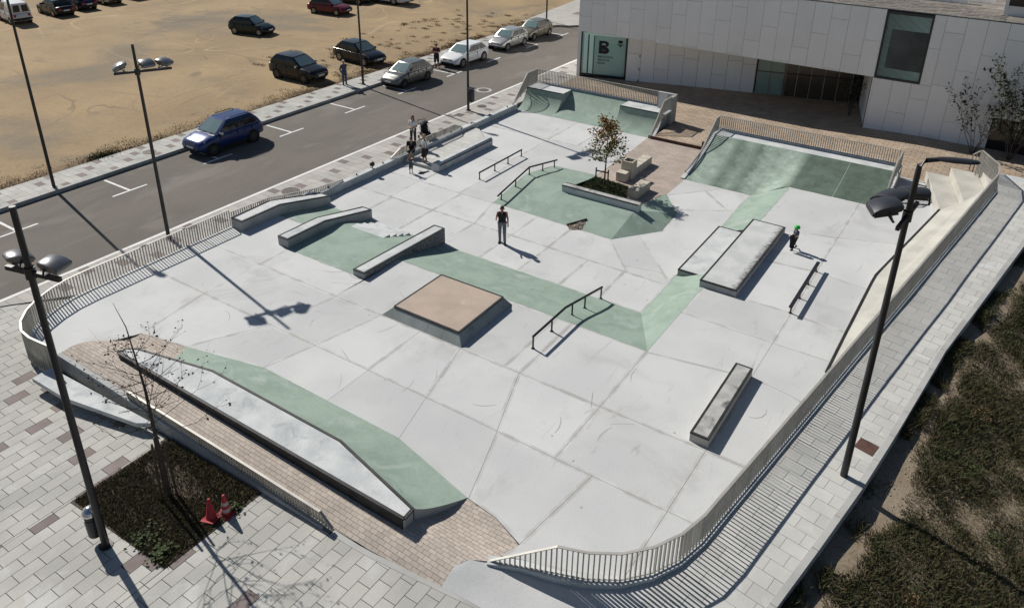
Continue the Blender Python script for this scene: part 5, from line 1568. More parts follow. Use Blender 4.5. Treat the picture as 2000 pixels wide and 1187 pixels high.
# dark turf in the planted square
n = 42000
x, y = rg.uniform(-16.72, -13.12, n), rg.uniform(6.12, 8.74, n)
bare = (np.hypot((x + 15.3) / 1.1, (y - 7.9) / .35) < 1) & (rg.random(n) < .55)
x, y = x[~bare], y[~bare]
z = np.array([z_plaza(q, 7) for q in x]) + .005
tag(blades('turf', np.stack([x, y, z], 1), .03, .10, .006, 'lawn_blade', lean=1.4, seed=4), 'dark dry turf filling the square tree bed on the plaza', 'grass')
# broad-leaved weeds at its front corners
def leaf_clump(c, n, spread, size, rnd, mb):
    for k in range(n):
        a = rnd.uniform(0, 6.283)
        r_ = abs(rnd.gauss(0, spread))
        p = Vector((c[0] + r_ * math.cos(a), c[1] + r_ * math.sin(a), c[2] + rnd.uniform(.02, .14)))
        q = rnd.uniform(0, 6.283)
        u = Vector((math.cos(q), math.sin(q), rnd.uniform(-.3, .5))).normalized() * size * rnd.uniform(.6, 1.3)
        v = Vector((-math.sin(q), math.cos(q), rnd.uniform(-.3, .3))).normalized() * size * .38
        mb.add([p, p + u * .5 + v, p + u, p + u * .5 - v], [(0, 1, 2, 3)])
for lab, c, n in (('leafy weed clump at the front edge of the turf square', (-14.2, 6.35, .22), 90), ('leafy weeds in the front corner of the turf square', (-13.5, 6.3, .24), 130), ('leafy weed sprig by the traffic cones', (-13.15, 8.1, .25), 50)):
    t = thing('weed_plant', lab, 'plant', c)
    mb = MB()
    leaf_clump((0, 0, 0), n, .18, .085, rr, mb)
    mb.build('leaves', M['broad_leaf'], t)
# green turf in the tree planter of the skatepark
n = 16000
x, y = rg.uniform(-15.98, -13.8, n), rg.uniform(29.15, 31.95, n)
ok = y < 31.95 - .1 * (x + 16) - np.clip((x + 14.1) * 3, 0, 9)
x, y = x[ok], y[ok]
tag(blades('turf', np.stack([x, y, np.full(len(x), .02)], 1), .04, .13, .012, 'bed_blade', lean=1.3, seed=6), 'green ground cover in the bed under the orange-tipped tree', 'grass')

def grow(mb, p, d, ln, r_, depth, rnd, tips, spread=.6, up=.25, kids=(2, 3), seg=3):
    pts, rs = [p.copy()], [r_]
    for k in range(seg):
        d = (d + Vector((rnd.gauss(0, .12), rnd.gauss(0, .12), rnd.gauss(0, .08) + up * .12))).normalized()
        p = p + d * ln / seg
        pts.append(p.copy())
        rs.append(r_ * (1 - .5 * (k + 1) / seg))
        if depth <= 1: tips.append((p.copy(), d.copy()))
    mb.tube(pts, rs, 6 if r_ > .012 else 4)
    if depth > 0:
        for c in range(rnd.randint(*kids)):
            a = rnd.uniform(0, 6.283)
            q = (d + Vector((math.cos(a), math.sin(a), rnd.uniform(-.1, .6))) * spread).normalized()
            i = rnd.randint(1, seg)
            grow(mb, pts[i].copy(), q, ln * rnd.uniform(.55, .8), rs[i] * .75, depth - 1, rnd, tips, spread, up, kids, seg)
def leaf_quads(mb, tips, per, size, rnd, jit, mi_fn=lambda p: 0):
    for p, d in tips:
        for k in range(per):
            q = p + Vector((rnd.gauss(0, jit), rnd.gauss(0, jit), rnd.gauss(0, jit)))
            u = Vector((rnd.gauss(0, 1), rnd.gauss(0, 1), rnd.gauss(0, .6))).normalized()
            v = u.cross(Vector((rnd.gauss(0, 1), rnd.gauss(0, 1), rnd.gauss(0, 1)))).normalized()
            s = size * rnd.uniform(.6, 1.3)
            mb.add([q, q + u * s * .5 + v * s * .34, q + u * s, q + u * s * .5 - v * s * .34], [(0, 1, 2, 3)], mi_fn(q))

# the oak in the skatepark planter
t = thing('oak_tree', 'young tree with green leaves turning orange at the top, in the skatepark planter', 'tree', (-15.1, 31.2, .02))
rnd = random.Random(11)
tr, tips = MB(), []
tr.tube([(0, 0, -.1), (.01, 0, .8), (.02, .02, 1.6), (0, .04, 2.4), (.02, .05, 3.2)], [.045, .038, .03, .02, .008], 8)
for k in range(26):
    z0 = 1.25 + 2.0 * k / 26
    a = k * 2.4 + rnd.uniform(-.3, .3)
    ln = .88 * (1 - .72 * (k / 26)) * rnd.uniform(.75, 1.15)
    grow(tr, Vector((.01, .03 * k / 26, z0)), Vector((math.cos(a), math.sin(a), .28)), ln, .013, 1, rnd, tips, .7, .3, (2, 4))
tr.build('trunk', M['bark'], t, smooth=60)
cr = MB()
leaf_quads(cr, tips, 6, .115, rnd, .085, lambda q: 1 if q.z > 2.3 + rnd.gauss(0, .3) else (1 if rnd.random() < .07 else 0))
cr.build('crown', [M['oak_leaf'], M['oak_leaf_orange']], t)
for dx, dy in ((-.32, -.3), (.3, -.25)):
    MB().tube([(dx, dy, -.1), (dx, dy, 1.0)], .035, 8).build('stake', M['wood_stake'], t, smooth=40)
MB().bar((-.32, -.3, .85), (.3, -.25, .85), .03, .06).build('crossbar', M['wood_stake'], t)

# the nearly bare sapling on the plaza
t = thing('bare_sapling', 'nearly bare young tree with thin branches in the turf square', 'tree', (-14.9, 7.5, .2))
rnd = random.Random(23)
tr, tips = MB(), []
tr.tube([(0, 0, -.1), (-.02, .02, 1.2), (-.03, 0, 2.2), (-.08, .03, 3.2), (-.12, .0, 4.0), (-.35, .05, 4.8), (-.62, .02, 5.35)], [.062, .052, .044, .034, .022, .012, .004], 8)
for k in range(30):
    z0 = 2.0 + 2.4 * k / 30
    a = k * 2.4 + rnd.uniform(-.4, .4)
    ln = (1.25 - .5 * k / 24) * rnd.uniform(.6, 1.15)
    grow(tr, Vector((-.03 - .08 * max(0, (z0 - 2.2) / 1.8), .01, z0)), Vector((math.cos(a), math.sin(a), .45)), ln, .011, 2, rnd, tips, .65, .35, (2, 2))
tr.build('trunk', M['bark'], t, smooth=60)
cr = MB()
leaf_quads(cr, [q for q in tips if rnd.random() < .6], 1, .065, rnd, .006)
cr.build('crown', M['dry_leaf'], t)
for dx, dy in ((-.34, .05), (.26, .2), (.0, -.32)):
    MB().tube([(dx * .6, dy * .6, -.1), (dx * .45, dy * .45, 1.75)], .03, 8).build('stake', M['wood_stake'], t, smooth=40)

# shrubs against the library
def shrub(label, loc, h, spread, seed, nb=14, leaves=7, size=.16):
    t = thing('shrub_tree', label, 'tree', loc)
    rnd = random.Random(seed)
    tr, tips = MB(), []
    for k in range(nb):
        a = k * 2.4
        grow(tr, Vector((.05 * math.cos(a), .05 * math.sin(a), 0)), Vector((math.cos(a) * spread, math.sin(a) * spread, 1)), h * rnd.uniform(.5, .75), .022, 2, rnd, tips, .55, .3, (2, 3))
    tr.build('trunk', M['bark'], t, smooth=60)
    cr = MB()
    leaf_quads(cr, [q for q in tips if q[0].z > h * .3], leaves, size, rnd, .1)
    cr.build('crown', M['shrub_leaf'], t)
shrub('thin grey-green shrub against the library wall by the steps', (-.75, 45.1, .45), 3.3, .28, 31, 7, 3, .15)
shrub('taller leafy shrub at the frame edge in front of the dark glass', (.9, 45.2, .45), 3.9, .3, 37, 9, 9, .16)
shrub('small pale shrub at the right end of the entrance recess', (-7.6, 48.6, .3), 2.6, .1, 41, 4, 3, .13)
# ------------------------------------------------------------------ cars
mat('tyre', (.013, .013, .014), rough=.85, fine=.05)
mat('rim', (.34, .34, .35), rough=.3, metal=.8, fine=0)
mat('rim_dark', (.08, .08, .085), rough=.4, metal=.6, fine=0)
mat('car_glass', (.010, .014, .015), rough=.05, spec=.5, fine=0)
mat('screen_glass', (.13, .20, .20), rough=.06, spec=.9, fine=0, coat=.7)
mat('trim_black', (.012, .012, .013), rough=.5, fine=0)
mat('head_lamp', (.5, .52, .55), rough=.1, spec=.8, fine=0)
mat('tail_lamp', (.35, .015, .012), rough=.2, fine=0)
mat('plate', (.7, .7, .68), rough=.5, fine=0)
mat('chrome', (.6, .6, .6), rough=.15, metal=1, fine=0)
def paint(name, c, metal=.25, rough=.28): return mat(name, c, rough=rough, metal=metal, spec=.4, coat=.35, fine=0)
paint('paint_blue', (.009, .03, .13)); paint('paint_grey', (.17, .175, .165), .5); paint('paint_white', (.72, .73, .73), 0); paint('paint_silver', (.46, .46, .44), .55)
paint('paint_olive', (.20, .19, .145), .4); paint('paint_dkgreen', (.005, .014, .014)); paint('paint_red', (.13, .006, .012)); paint('paint_black', (.0035, .004, .006)); paint('paint_navy', (.005, .010, .035)); paint('paint_van', (.60, .62, .64), 0)

def car(label, x, y, z, heading, pm, L=4.0, W=1.7, H=1.46, belt=.93, hood=.89, ws0=1.0, ws1=.16, rf=-1.2, rb=-1.86, nose=.66, group='parked cars', suv=False, rails=False, panoram=False, tail='hatch', wb=2.5, wr=.30, rim='rim', van=False, doors=4, trimc='trim_black'):
    """x forward; ws0/ws1: foot and head of the windscreen, rf/rb: rear end of roof and foot of the rear screen"""
    t = thing('parked_van' if van else 'parked_car', label, 'van' if van else 'car', (x, y, z), rz=R(heading), group=group)
    h = W / 2
    zb = .24 if not suv else .30
    P = M[pm]
    # lower body: rounded sections from tail to nose
    xr, xf = -L / 2, L / 2
    st = [(xr, .80, .48, belt - .30), (xr + .05, .90, .36, belt - .10), (xr + .16, .96, zb + .04, belt - .01), (xr + .5, .99, zb, belt), (xr + 1.2, 1, zb, belt), (0, 1, zb, belt - .01),
          (ws0 - .25, 1, zb, belt - .005), (ws0 + .05, .995, zb, hood), (ws0 + .4, .985, zb, hood - .03), (xf - .5, .965, zb, hood - .10), (xf - .24, .92, zb + .02, nose + .06), (xf - .09, .85, zb + .06, nose - .03), (xf, .74, zb + .14, nose - .16)]
    rings = []
    for sx, k, z0, z1 in st:
        w_ = h * k
        half = [(0, z0), (w_ * .80, z0), (w_ * .97, z0 + .07), (w_ * 1.0, z0 + (z1 - z0) * .38), (w_ * .985, z0 + (z1 - z0) * .72), (w_ * .94, z1 - .055), (w_ * .86, z1 - .008), (w_ * .5, z1 + .018), (0, z1 + .026)]
        ring = [(sx, yy, zz) for yy, zz in half] + [(sx, -yy, zz) for yy, zz in reversed(half[1:-1])]
        rings.append(ring)
    b = MB().loft(rings)
    body = b.build('body', P, t, smooth=38)
    # cabin: rings from belt to roof
    def lerp(a, c, s): return a + (c - a) * s
    rows = []
    for s, inn in ((0, .91), (.5, .86), (.85, .77), (1.0, .69)):
        zz = belt - .02 + (H - belt + .02) * s
        ea = s ** 1.25
        fx, bx = lerp(ws0, ws1, s), lerp(rb, rf, ea)
        w_ = h * inn
        rows.append([(fx - .06, -w_, zz), (fx, -w_ * .85, zz), (fx + .035 * (1 - s * .6), 0, zz), (fx, w_ * .85, zz), (fx - .06, w_, zz), (bx + .06, w_, zz), (bx, w_ * .85, zz), (bx - .02, 0, zz), (bx, -w_ * .85, zz), (bx + .06, -w_, zz)])
    c = MB().loft(rows, cap=False)
    n = 10
    tp = rows[-1]
    cz = H + .035
    b0 = len(c.v)
    cab = c.build('pillars', P if not van else P, t, smooth=38)
    r_ = MB()
    rfr = [[(tp[i][0], tp[i][1], tp[i][2]) for i in (0, 1, 2, 3, 4)], [(lerp(ws1, rf, .3), yy * h * .70, H + .03 * (1 - yy * yy)) for yy in (-1, -.55, 0, .55, 1)], [(lerp(ws1, rf, .7), yy * h * .70, H + .03 * (1 - yy * yy)) for yy in (-1, -.55, 0, .55, 1)], [(tp[i][0], tp[i][1], tp[i][2]) for i in (9, 8, 7, 6, 5)]]
    r_.grid(rfr).build('roof', M['car_glass'] if panoram else P, t, smooth=60)
    # glazing set just proud of the pillars
    def face(a, bq, s0, s1, side, off=.008):
        pass
    def pt(s, kx, w_in):     # s: height fraction; kx: x position at that height
        return None
    def ringat(s):
        zz = belt - .02 + (H - belt + .02) * s
        inn = np.interp(s, [0, .5, .85, 1], [.91, .86, .77, .69])
        return lerp(ws0, ws1, s), lerp(rb, rf, s ** 1.25), h * inn, zz
    def glaz(name, m, quads):
        mb = MB()
        for q in quads: mb.add(q, [(0, 1, 2, 3)])
        return mb.build(name, M[m], t, smooth=60)
    ws = []
    S = (.1, .36, .64, .92)
    for s0, s1 in zip(S[:-1], S[1:]):
        for k0, k1 in ((-.88, -.45), (-.45, 0), (0, .45), (.45, .88)):
            q = []
            for s, kk in ((s0, k0), (s0, k1), (s1, k1), (s1, k0)):
                fx, bx, w_, zz = ringat(s)
                bow = .035 * (1 - s * .6) * (1 - min(1, abs(kk) / .85))
                q.append((fx + bow + .012, kk * w_ * .95, zz + .006))
            ws.append(q)
    glaz('windscreen', 'screen_glass', ws)
    if not van:
        rs = []
        for s0, s1 in ((.16, .5), (.5, .9)):
            q = []
            for s, kk in ((s0, .78), (s0, -.78), (s1, -.78), (s1, .78)):
                fx, bx, w_, zz = ringat(s)
                q.append((bx - .022, kk * w_, zz + .006))
            rs.append(q)
        glaz('rear_window', 'car_glass', rs)
    for sd in (-1, 1):
        lv = []
        for s_ in (.13, .32, .5, .68, .85):
            fx, bx, w_, zz = ringat(s_)
            lv.append((fx - .20 + .08 * s_, bx + .24 - .05 * s_, w_ + .009, zz))
        splits = [(0, .50), (.53, 1)] if doors == 4 and not van else [(0, .62), (.65, 1)]
        if van: splits = [(0, .36)]
        for a, bq in splits:
            rows_ = [[(lerp(f0, b0_, a), sd * w_, zz), (lerp(f0, b0_, bq), sd * w_, zz)] for f0, b0_, w_, zz in lv]
            MB().grid(rows_).build('side_window', M['car_glass'], t, smooth=60)
        # mirror, handle, sill
        mx = ws0 - .28
        MB().loft([[(mx + a * .09, sd * (h * .93 + b_), belt + .05 + c_) for a, c_ in ((1, .0), (.6, .07), (-.6, .07), (-.8, 0), (-.6, -.07), (.6, -.07))] for b_ in (.0, .17)]).build('mirror', P if not suv else M['chrome'], t)
        for hx in ((.1, -.75) if doors == 4 and not van else (-.1,)):
            MB().box(hx - .09, hx + .09, min(sd * h * .98, sd * (h * 1.01 + .012)), max(sd * h * .98, sd * (h * 1.01 + .012)), belt - .17, belt - .135).build('door_handle', P, t)
        MB().box(-wb / 2 + wr + .05, wb / 2 - wr - .05, min(sd * h * .9, sd * (h * 1.005)), max(sd * h * .9, sd * (h * 1.005)), zb - .03, zb + .07).build('sill', M[trimc], t)
        for sx in ((ws0 - .22, -.28, rb + .75) if doors == 4 and not van else (ws0 - .22, -.45)):
            MB().box(sx - .006, sx + .006, min(sd * h * .95, sd * (h * 1.001 + .003)), max(sd * h * .95, sd * (h * 1.001 + .003)), zb + .1, belt - .04).build('door_gap', M['trim_black'], t)
        if rails:
            MB().tube([(ws1 - .15, sd * h * .66, H + .02), (ws1 - .3, sd * h * .68, H + .07), (rf + .3, sd * h * .68, H + .07), (rf + .15, sd * h * .66, H + .02)], .02, 6).build('roof_rail', M['trim_black'] if pm == 'paint_blue' else M['chrome'], t)
        # lamps
        MB().add([(xf - .12, sd * h * .50, nose - .07), (xf - .30, sd * h * .90, nose - .02), (xf - .40, sd * h * .93, nose + .075), (xf - .20, sd * h * .52, nose + .045)], [(0, 1, 2, 3) if sd > 0 else (3, 2, 1, 0)]).build('headlight', M['head_lamp'], t)
        MB().loft([[(xr + .01 + d_, sd * a, z_) for a, z_ in ((h * .54, belt - .12), (h * .80, belt - .12), (h * .77, belt - .34), (h * .56, belt - .32))] for d_ in (-.012, .12)]).build('tail_light', M['tail_lamp'], t)
        # wheels: dark arch, tyre, rim
        for wx in (wb / 2 + .02, -wb / 2 + .02):
            MB().lathe([(wr + .055, sd * h * .70), (wr + .055, sd * (h * 1.0 + .004)), (wr + .02, sd * (h * 1.0 + .006))], (wx, 0, wr), 20, axis='y').build('wheel_arch', M['trim_black'], t)
            wh = MB().lathe([(wr * .93, sd * (h - .2)), (wr, sd * (h - .17)), (wr, sd * (h + .0)), (wr * .92, sd * (h + .018)), (wr * .66, sd * (h + .012))], (wx, 0, wr), 20, axis='y').build('wheel', M['tyre'], t, smooth=40)
            rm = MB()
            rm.lathe([(wr * .66, sd * (h + .013)), (wr * .60, sd * (h + .008)), (wr * .2, sd * (h + .016)), (.01, sd * (h + .018))], (wx, 0, wr), 16, axis='y')
            rm.build('rim', M[rim], wh, smooth=40)
            for k in range(5):
                a = 2 * math.pi * k / 5 + .4
                MB().add([(wx + math.cos(a + dq) * wr * rr_, sd * (h + .0185), wr + math.sin(a + dq) * wr * rr_) for dq, rr_ in ((-.28, .34), (.28, .34), (.36, .56), (-.36, .56))], [(0, 1, 2, 3)]).build('rim_gap', M['trim_black'], wh)
    # face
    MB().add([(xf - .012, -h * .46, nose - .11), (xf - .012, h * .46, nose - .11), (xf - .085, h * .47, nose - .015), (xf - .085, -h * .47, nose - .015)], [(0, 1, 2, 3)]).build('grille', M['trim_black'], t)
    MB().loft([[(xf + d_, yy * h, zz) for yy, zz in ((-.62, zb + .07), (.62, zb + .07), (.66, zb + .17), (-.66, zb + .17))] for d_ in (-.2, .004)]).build('lower_grille', M['trim_black'], t)
    MB().box(xf - .02, xf + .012, -.26, .26, zb + .19, zb + .30).build('number_plate', M['plate'], t)
    MB().box(xr - .014, xr + .04, -.26, .26, .55, .66).build('number_plate', M['plate'], t)
    MB().loft([[(xr - .01 + d_, yy * h, zz) for yy, zz in ((-.74, .36), (.74, .36), (.78, .48), (-.78, .48))] for d_ in (-.012, .1)]).build('rear_bumper', M[trimc], t)
    MB().add([(ws0 + .06, -h * .8, hood + .016), (ws0 + .10, h * .8, hood + .016), (ws0 - .0, h * .82, belt + .0), (ws0 - .0, -h * .82, belt + .0)], [(0, 1, 2, 3)]).build('scuttle', M['trim_black'], t)
    for a0, a1 in ((-.62, -.05), (.02, .6)):
        MB().bar((ws0 + .03, a0 * h, belt + .045), (ws0 - .04, a1 * h, belt + .09), .02, .015).build('wiper', M['trim_black'], t)
    return t
# along the far kerb, noses towards the viewer
def kerbcar(label, yc, pm, xo=0, **k):
    W = k.get('W', 1.7)
    return car(label, -33.62 - W / 2 + xo, yc, 0, -90, pm, group='cars parked along the kerb', **k)
kerbcar('dark blue SUV with roof rails parked first along the kerb', 24.35, 'paint_blue', .05, L=4.15, W=1.76, H=1.60, belt=1.03, hood=.99, nose=.80, ws0=1.02, ws1=.22, rf=-1.42, rb=-1.97, suv=True, rails=True, wb=2.55, wr=.34, rim='rim_dark')
kerbcar('grey hatchback parked behind the blue SUV along the kerb', 39.4, 'paint_grey', .0, L=3.95, W=1.68, H=1.43, ws0=1.0, wb=2.42, rim='rim_dark')
kerbcar('sporty white coupe with glass roof parked along the kerb', 46.0, 'paint_white', .02, L=4.2, W=1.8, H=1.40, belt=.90, hood=.88, ws0=.95, ws1=.1, rf=-1.35, rb=-1.95, panoram=False, wb=2.6, wr=.33, doors=2)
kerbcar('silver small hatchback between the white coupe and the olive car', 52.05, 'paint_silver', -.15, L=3.85, W=1.66, H=1.44, ws0=.9, wb=2.42, rim='rim')
kerbcar('olive green old hatchback parked last along the kerb', 56.35, 'paint_olive', -.35, L=3.8, W=1.63, H=1.40, ws0=.9, wb=2.45, rim='rim')
# on the dirt
LOT = 'cars parked on the dirt lot'
car('dark green small hatchback alone in the middle of the dirt lot', -54.4, 42.75, .1, 14, 'paint_dkgreen', L=3.8, W=1.62, H=1.45, ws0=.85, wb=2.42, group=LOT)
car('red hatchback on the dirt lot at the top of the frame', -55.4, 52.75, .1, 10, 'paint_red', L=4.2, W=1.75, H=1.5, ws0=1.0, wb=2.55, group=LOT)
car('black SUV with chrome roof rail beside the far pavement', -40.85, 35.55, .1, 2, 'paint_black', L=4.2, W=1.78, H=1.62, belt=1.05, hood=1.0, nose=.82, rf=-1.45, rb=-1.98, suv=True, rails=True, wb=2.5, wr=.35, rim='rim_dark', group=LOT)
car('black hatchback with silver window trim behind the grey kerb car', -40.7, 41.35, .1, -4, 'paint_black', L=4.25, W=1.78, H=1.48, ws0=.95, wb=2.62, wr=.32, group=LOT)
car('black hatchback partly hidden behind the red car at the top edge', -57.6, 57.9, .1, 12, 'paint_black', L=4.2, W=1.75, H=1.5, wb=2.55, group=LOT)
car('white panel van with rear windows at the top left corner', -74.9, 33.6, .1, 172, 'paint_van', L=4.1, W=1.7, H=1.82, belt=1.0, hood=.95, ws0=1.05, ws1=.5, rf=-1.95, rb=-2.0, van=True, wb=2.6, trimc='trim_black', group=LOT)
car('black saloon parked beside the white van on the dirt lot', -75.2, 37.4, .1, 176, 'paint_black', L=4.5, W=1.75, H=1.43, wb=2.65, wr=.32, group=LOT)
car('navy hatchback third in the row at the top left', -76.3, 40.2, .1, 178, 'paint_navy', L=4.2, W=1.75, H=1.5, wb=2.6, group=LOT)
car('silver estate car fourth in the row at the top left', -77.2, 43.3, .1, 178, 'paint_silver', L=4.4, W=1.75, H=1.48, wb=2.65, group=LOT)
car('black car at the right end of the row at the top edge', -77.6, 46.4, .1, 178, 'paint_black', L=4.2, W=1.75, H=1.48, wb=2.6, group=LOT)
car('silver car in the second row behind the white van at the top left corner', -84.2, 36.6, .1, 176, 'paint_silver', L=4.2, W=1.75, H=1.48, wb=2.6, group=LOT)
# van rear windows
for o in list(bpy.data.objects):
    if o.get('label', '').startswith('white panel van'):
        for s in (-1, 1):
            MB().add([(-2.012, s * .08, 1.08), (-2.012, s * .62, 1.08), (-1.985, s * .55, 1.66), (-1.985, s * .08, 1.66)], [(0, 1, 2, 3)] if s < 0 else [(3, 2, 1, 0)]).build('rear_window', M['car_glass'], o)
        MB().box(-2.07, -1.98, -.8, .8, .42, .56).build('rear_bumper', M['trim_black'], o)
# white camper at the top edge
t = car('large white camper van at the top edge of the dirt lot', -55.2, 60.3, .1, 4, 'paint_van', L=6.2, W=2.1, H=2.55, belt=1.25, hood=1.25, nose=.95, ws0=2.2, ws1=1.5, rf=-2.9, rb=-3.0, van=True, wb=3.6, wr=.36, group=LOT)
# ------------------------------------------------------------------ people
mat('skin', (.36, .21, .145), rough=.6, fine=.03); mat('skin_dark', (.27, .115, .08), rough=.6, fine=.03)
for nm, c in (('cloth_black', (.014, .014, .017)), ('cloth_white', (.68, .68, .68)), ('cloth_grey', (.15, .155, .175)), ('cloth_navy', (.055, .07, .11)), ('cloth_blue', (.05, .075, .14)), ('cloth_maroon', (.09, .022, .03)),
              ('cloth_dark', (.025, .027, .032)), ('cloth_teal', (.06, .075, .085)), ('hair_dark', (.018, .013, .011)), ('hair_brown', (.09, .04, .022)), ('hair_straw', (.33, .22, .11)), ('shoe_black', (.012, .012, .013)), ('cap_pale', (.5, .5, .48)),
              ('helmet_green', (.02, .42, .06)), ('deck_wood', (.45, .31, .19)), ('cloth_pattern', (.05, .055, .06))):
    mat(nm, c, rough=.75 if 'helmet' not in nm else .3, fine=.06, fscale=60)

def capsule(mb, a, b, ra, rb, n=10):
    a, b = Vector(a), Vector(b)
    d = b - a
    ln = d.length
    d = d.normalized() if ln > 1e-6 else Vector((0, 0, 1))
    ref = Vector((0, 0, 1)) if abs(d.z) < .9 else Vector((1, 0, 0))
    u = d.cross(ref).normalized()
    v = u.cross(d)
    rings = []
    for c, r_, s0, s1 in ((a, ra, -90, 0), (b, rb, 0, 90)):
        for k in range(4):
            th = R(s0 + (s1 - s0) * (k + (.15 if s0 < 0 and k == 0 else 0)) / 3)
            cr = max(.02, math.cos(th)) * r_
            p = c + d * (math.sin(th) * r_)
            rings.append([p + (u * math.cos(2 * math.pi * q / n) + v * math.sin(2 * math.pi * q / n)) * cr for q in range(n)])
    mb.loft(rings)
def fuse(o, vox, it=2):
    r_ = o.modifiers.new('fuse', 'REMESH')
    r_.mode = 'VOXEL'
    r_.voxel_size = vox
    r_.use_smooth_shade = True
    s = o.modifiers.new('soften', 'SMOOTH')
    s.factor = .5
    s.iterations = it
def person(label, loc, heading, h, pose, top, bottom, hair, skin='skin', shoe='shoe_black', sleeves='short', legs='long', extra=None, female=False, vox=.011, hairlen=0):
    """x forward, y to the person's left, heights for a 1.75 m figure scaled to h"""
    t = thing('person', label, 'person', loc, rz=R(heading))
    k = h / 1.75
    J = dict(pelvis=(0, 0, .96), waist=(0, 0, 1.10), chest=(.01, 0, 1.32), neck=(0, 0, 1.49), head=(.02, 0, 1.63),
             shL=(0, .175, 1.42), shR=(0, -.175, 1.42), elL=(-.02, .23, 1.14), elR=(-.02, -.23, 1.14), wrL=(.06, .24, .90), wrR=(.06, -.24, .90),
             hiL=(0, .095, .93), hiR=(0, -.095, .93), knL=(.02, .11, .50), knR=(.02, -.11, .50), anL=(0, .115, .08), anR=(0, -.115, .08))
    J.update(pose)
    J = {a: Vector(b) * k for a, b in J.items()}
    sw = .92 if female else 1.0
    def part(name, segs, m, grow=0, v=vox, it=2):
        mb = MB()
        for a, b, ra, rb in segs: capsule(mb, a, b, (ra + grow) * k, (rb + grow) * k)
        o = mb.build(name, M[m], t)
        fuse(o, v * max(k, .7), it)
        return o
    torso = []
    for s in (-1, 1):
        f = .075 if not female else .065
        torso += [(J['pelvis'] + Vector((0, s * .07 * k, 0)), J['waist'] + Vector((0, s * .06 * k, 0)), .095 + (.01 if female else 0), .085), (J['waist'] + Vector((0, s * .06 * k, 0)), J['chest'] + Vector((0, s * .075 * sw * k, .02 * k)), .085, .105)]
    torso += [(J['chest'], J['neck'], .11, .055), (J['shL'], J['shR'], .058 * sw, .058 * sw)]
    arms, hands, legs_, feet = [], [], [], []
    for s in 'LR':
        sgn = 1 if s == 'L' else -1
        arms += [(J['sh' + s], J['el' + s], .052 * sw, .04 * sw), (J['el' + s], J['wr' + s], .04 * sw, .028 * sw)]
        d = (J['wr' + s] - J['el' + s]).normalized()
        side = d.cross(Vector((0, 1, 0)))
        side = Vector((1, 0, 0)) if side.length < .2 else side.normalized()
        palm = J['wr' + s] + d * .075 * k
        hands.append((J['wr' + s], palm, .028, .034))
        curl = d.cross(side).normalized() * sgn
        for q, (ln, off) in enumerate(((.068, -.026), (.078, -.009), (.074, .009), (.058, .026))):
            a = palm + side * off * k
            m_ = a + (d * .8 + curl * .3).normalized() * ln * .55 * k
            hands += [(a, m_, .0105, .0095), (m_, m_ + (d * .5 + curl * .75).normalized() * ln * .5 * k, .0095, .008)]
        th = J['wr' + s] + d * .03 * k - side * .03 * k
        hands += [(th, th + (d * .6 - side * .7).normalized() * .05 * k, .012, .0095)]
        legs_ += [(J['hi' + s], J['kn' + s], .083, .056), (J['kn' + s], J['an' + s] + Vector((0, 0, .02 * k)), .056, .036)]
        toe = J.get('to' + s, J['an' + s] + Vector((.15, sgn * .03, -.045)) * k)
        feet += [(J['an' + s] + Vector((-.03, 0, -.035)) * k, toe, .038, .034), (J['an' + s] + Vector((-.02, 0, 0)) * k, J['an' + s] + Vector((.04, 0, -.03)) * k, .042, .04)]
    hd = J['head']
    fwd = (J.get('look', Vector((1, 0, 0)) * k)).normalized()
    lat = Vector((0, 0, 1)).cross(fwd).normalized()
    up = Vector((0, 0, 1))
    head = [(J['neck'] - up * .02 * k, hd - up * .06 * k, .05, .05), (hd + up * .03 * k - fwd * .015 * k, hd + up * .04 * k + fwd * .02 * k, .088, .082), (hd - up * .05 * k + fwd * .03 * k, hd + up * .02 * k + fwd * .02 * k, .058, .078),
            (hd + fwd * .088 * k - up * .0 * k, hd + fwd * .108 * k - up * .022 * k, .012, .014)]
    for s in (-1, 1): head.append((hd + lat * s * .085 * k - up * .01 * k, hd + lat * s * .09 * k + up * .02 * k, .016, .02))
    part('body', torso + arms + hands + legs_ + feet + head, skin, v=.0095)
    for s in (-1, 1):
        mb = MB()
        e = hd + fwd * .092 * k + lat * s * .032 * k + up * .012 * k
        mb.lathe([(.002, -.009 * k), (.009 * k, 0), (.002, .009 * k)], e, 6)
        mb.build('eye', M['hair_dark'], t)
    mb = MB()
    mth = hd + fwd * .088 * k - up * .052 * k
    mb.bar(mth - lat * .02 * k, mth + lat * .02 * k, .006 * k, .006 * k)
    mb.build('mouth', M['cloth_maroon'], t)
    # clothes
    mid_ = (J['shL'] + J['shR']) * .5
    cut = .72 if sleeves == 'none' else .95
    sh = list(torso[:-2]) + [(J['chest'], J['chest'] + (J['neck'] - J['chest']) * .45, .10, .06), (mid_ + (J['shL'] - mid_) * cut, mid_ + (J['shR'] - mid_) * cut, .05 * sw, .05 * sw)]
    for s in 'LR':
        a, e, w_ = J['sh' + s], J['el' + s], J['wr' + s]
        if sleeves == 'short': sh.append((a, a + (e - a) * .55, .056 * sw, .054 * sw))
        if sleeves == 'long': sh += [(a, e, .055 * sw, .045 * sw), (e, e + (w_ - e) * .92, .045 * sw, .034 * sw)]
    part('shirt', sh, top, grow=.013)
    pz = [(J['hiL'] + up * .04 * k, J['hiR'] + up * .04 * k, .10, .10)]
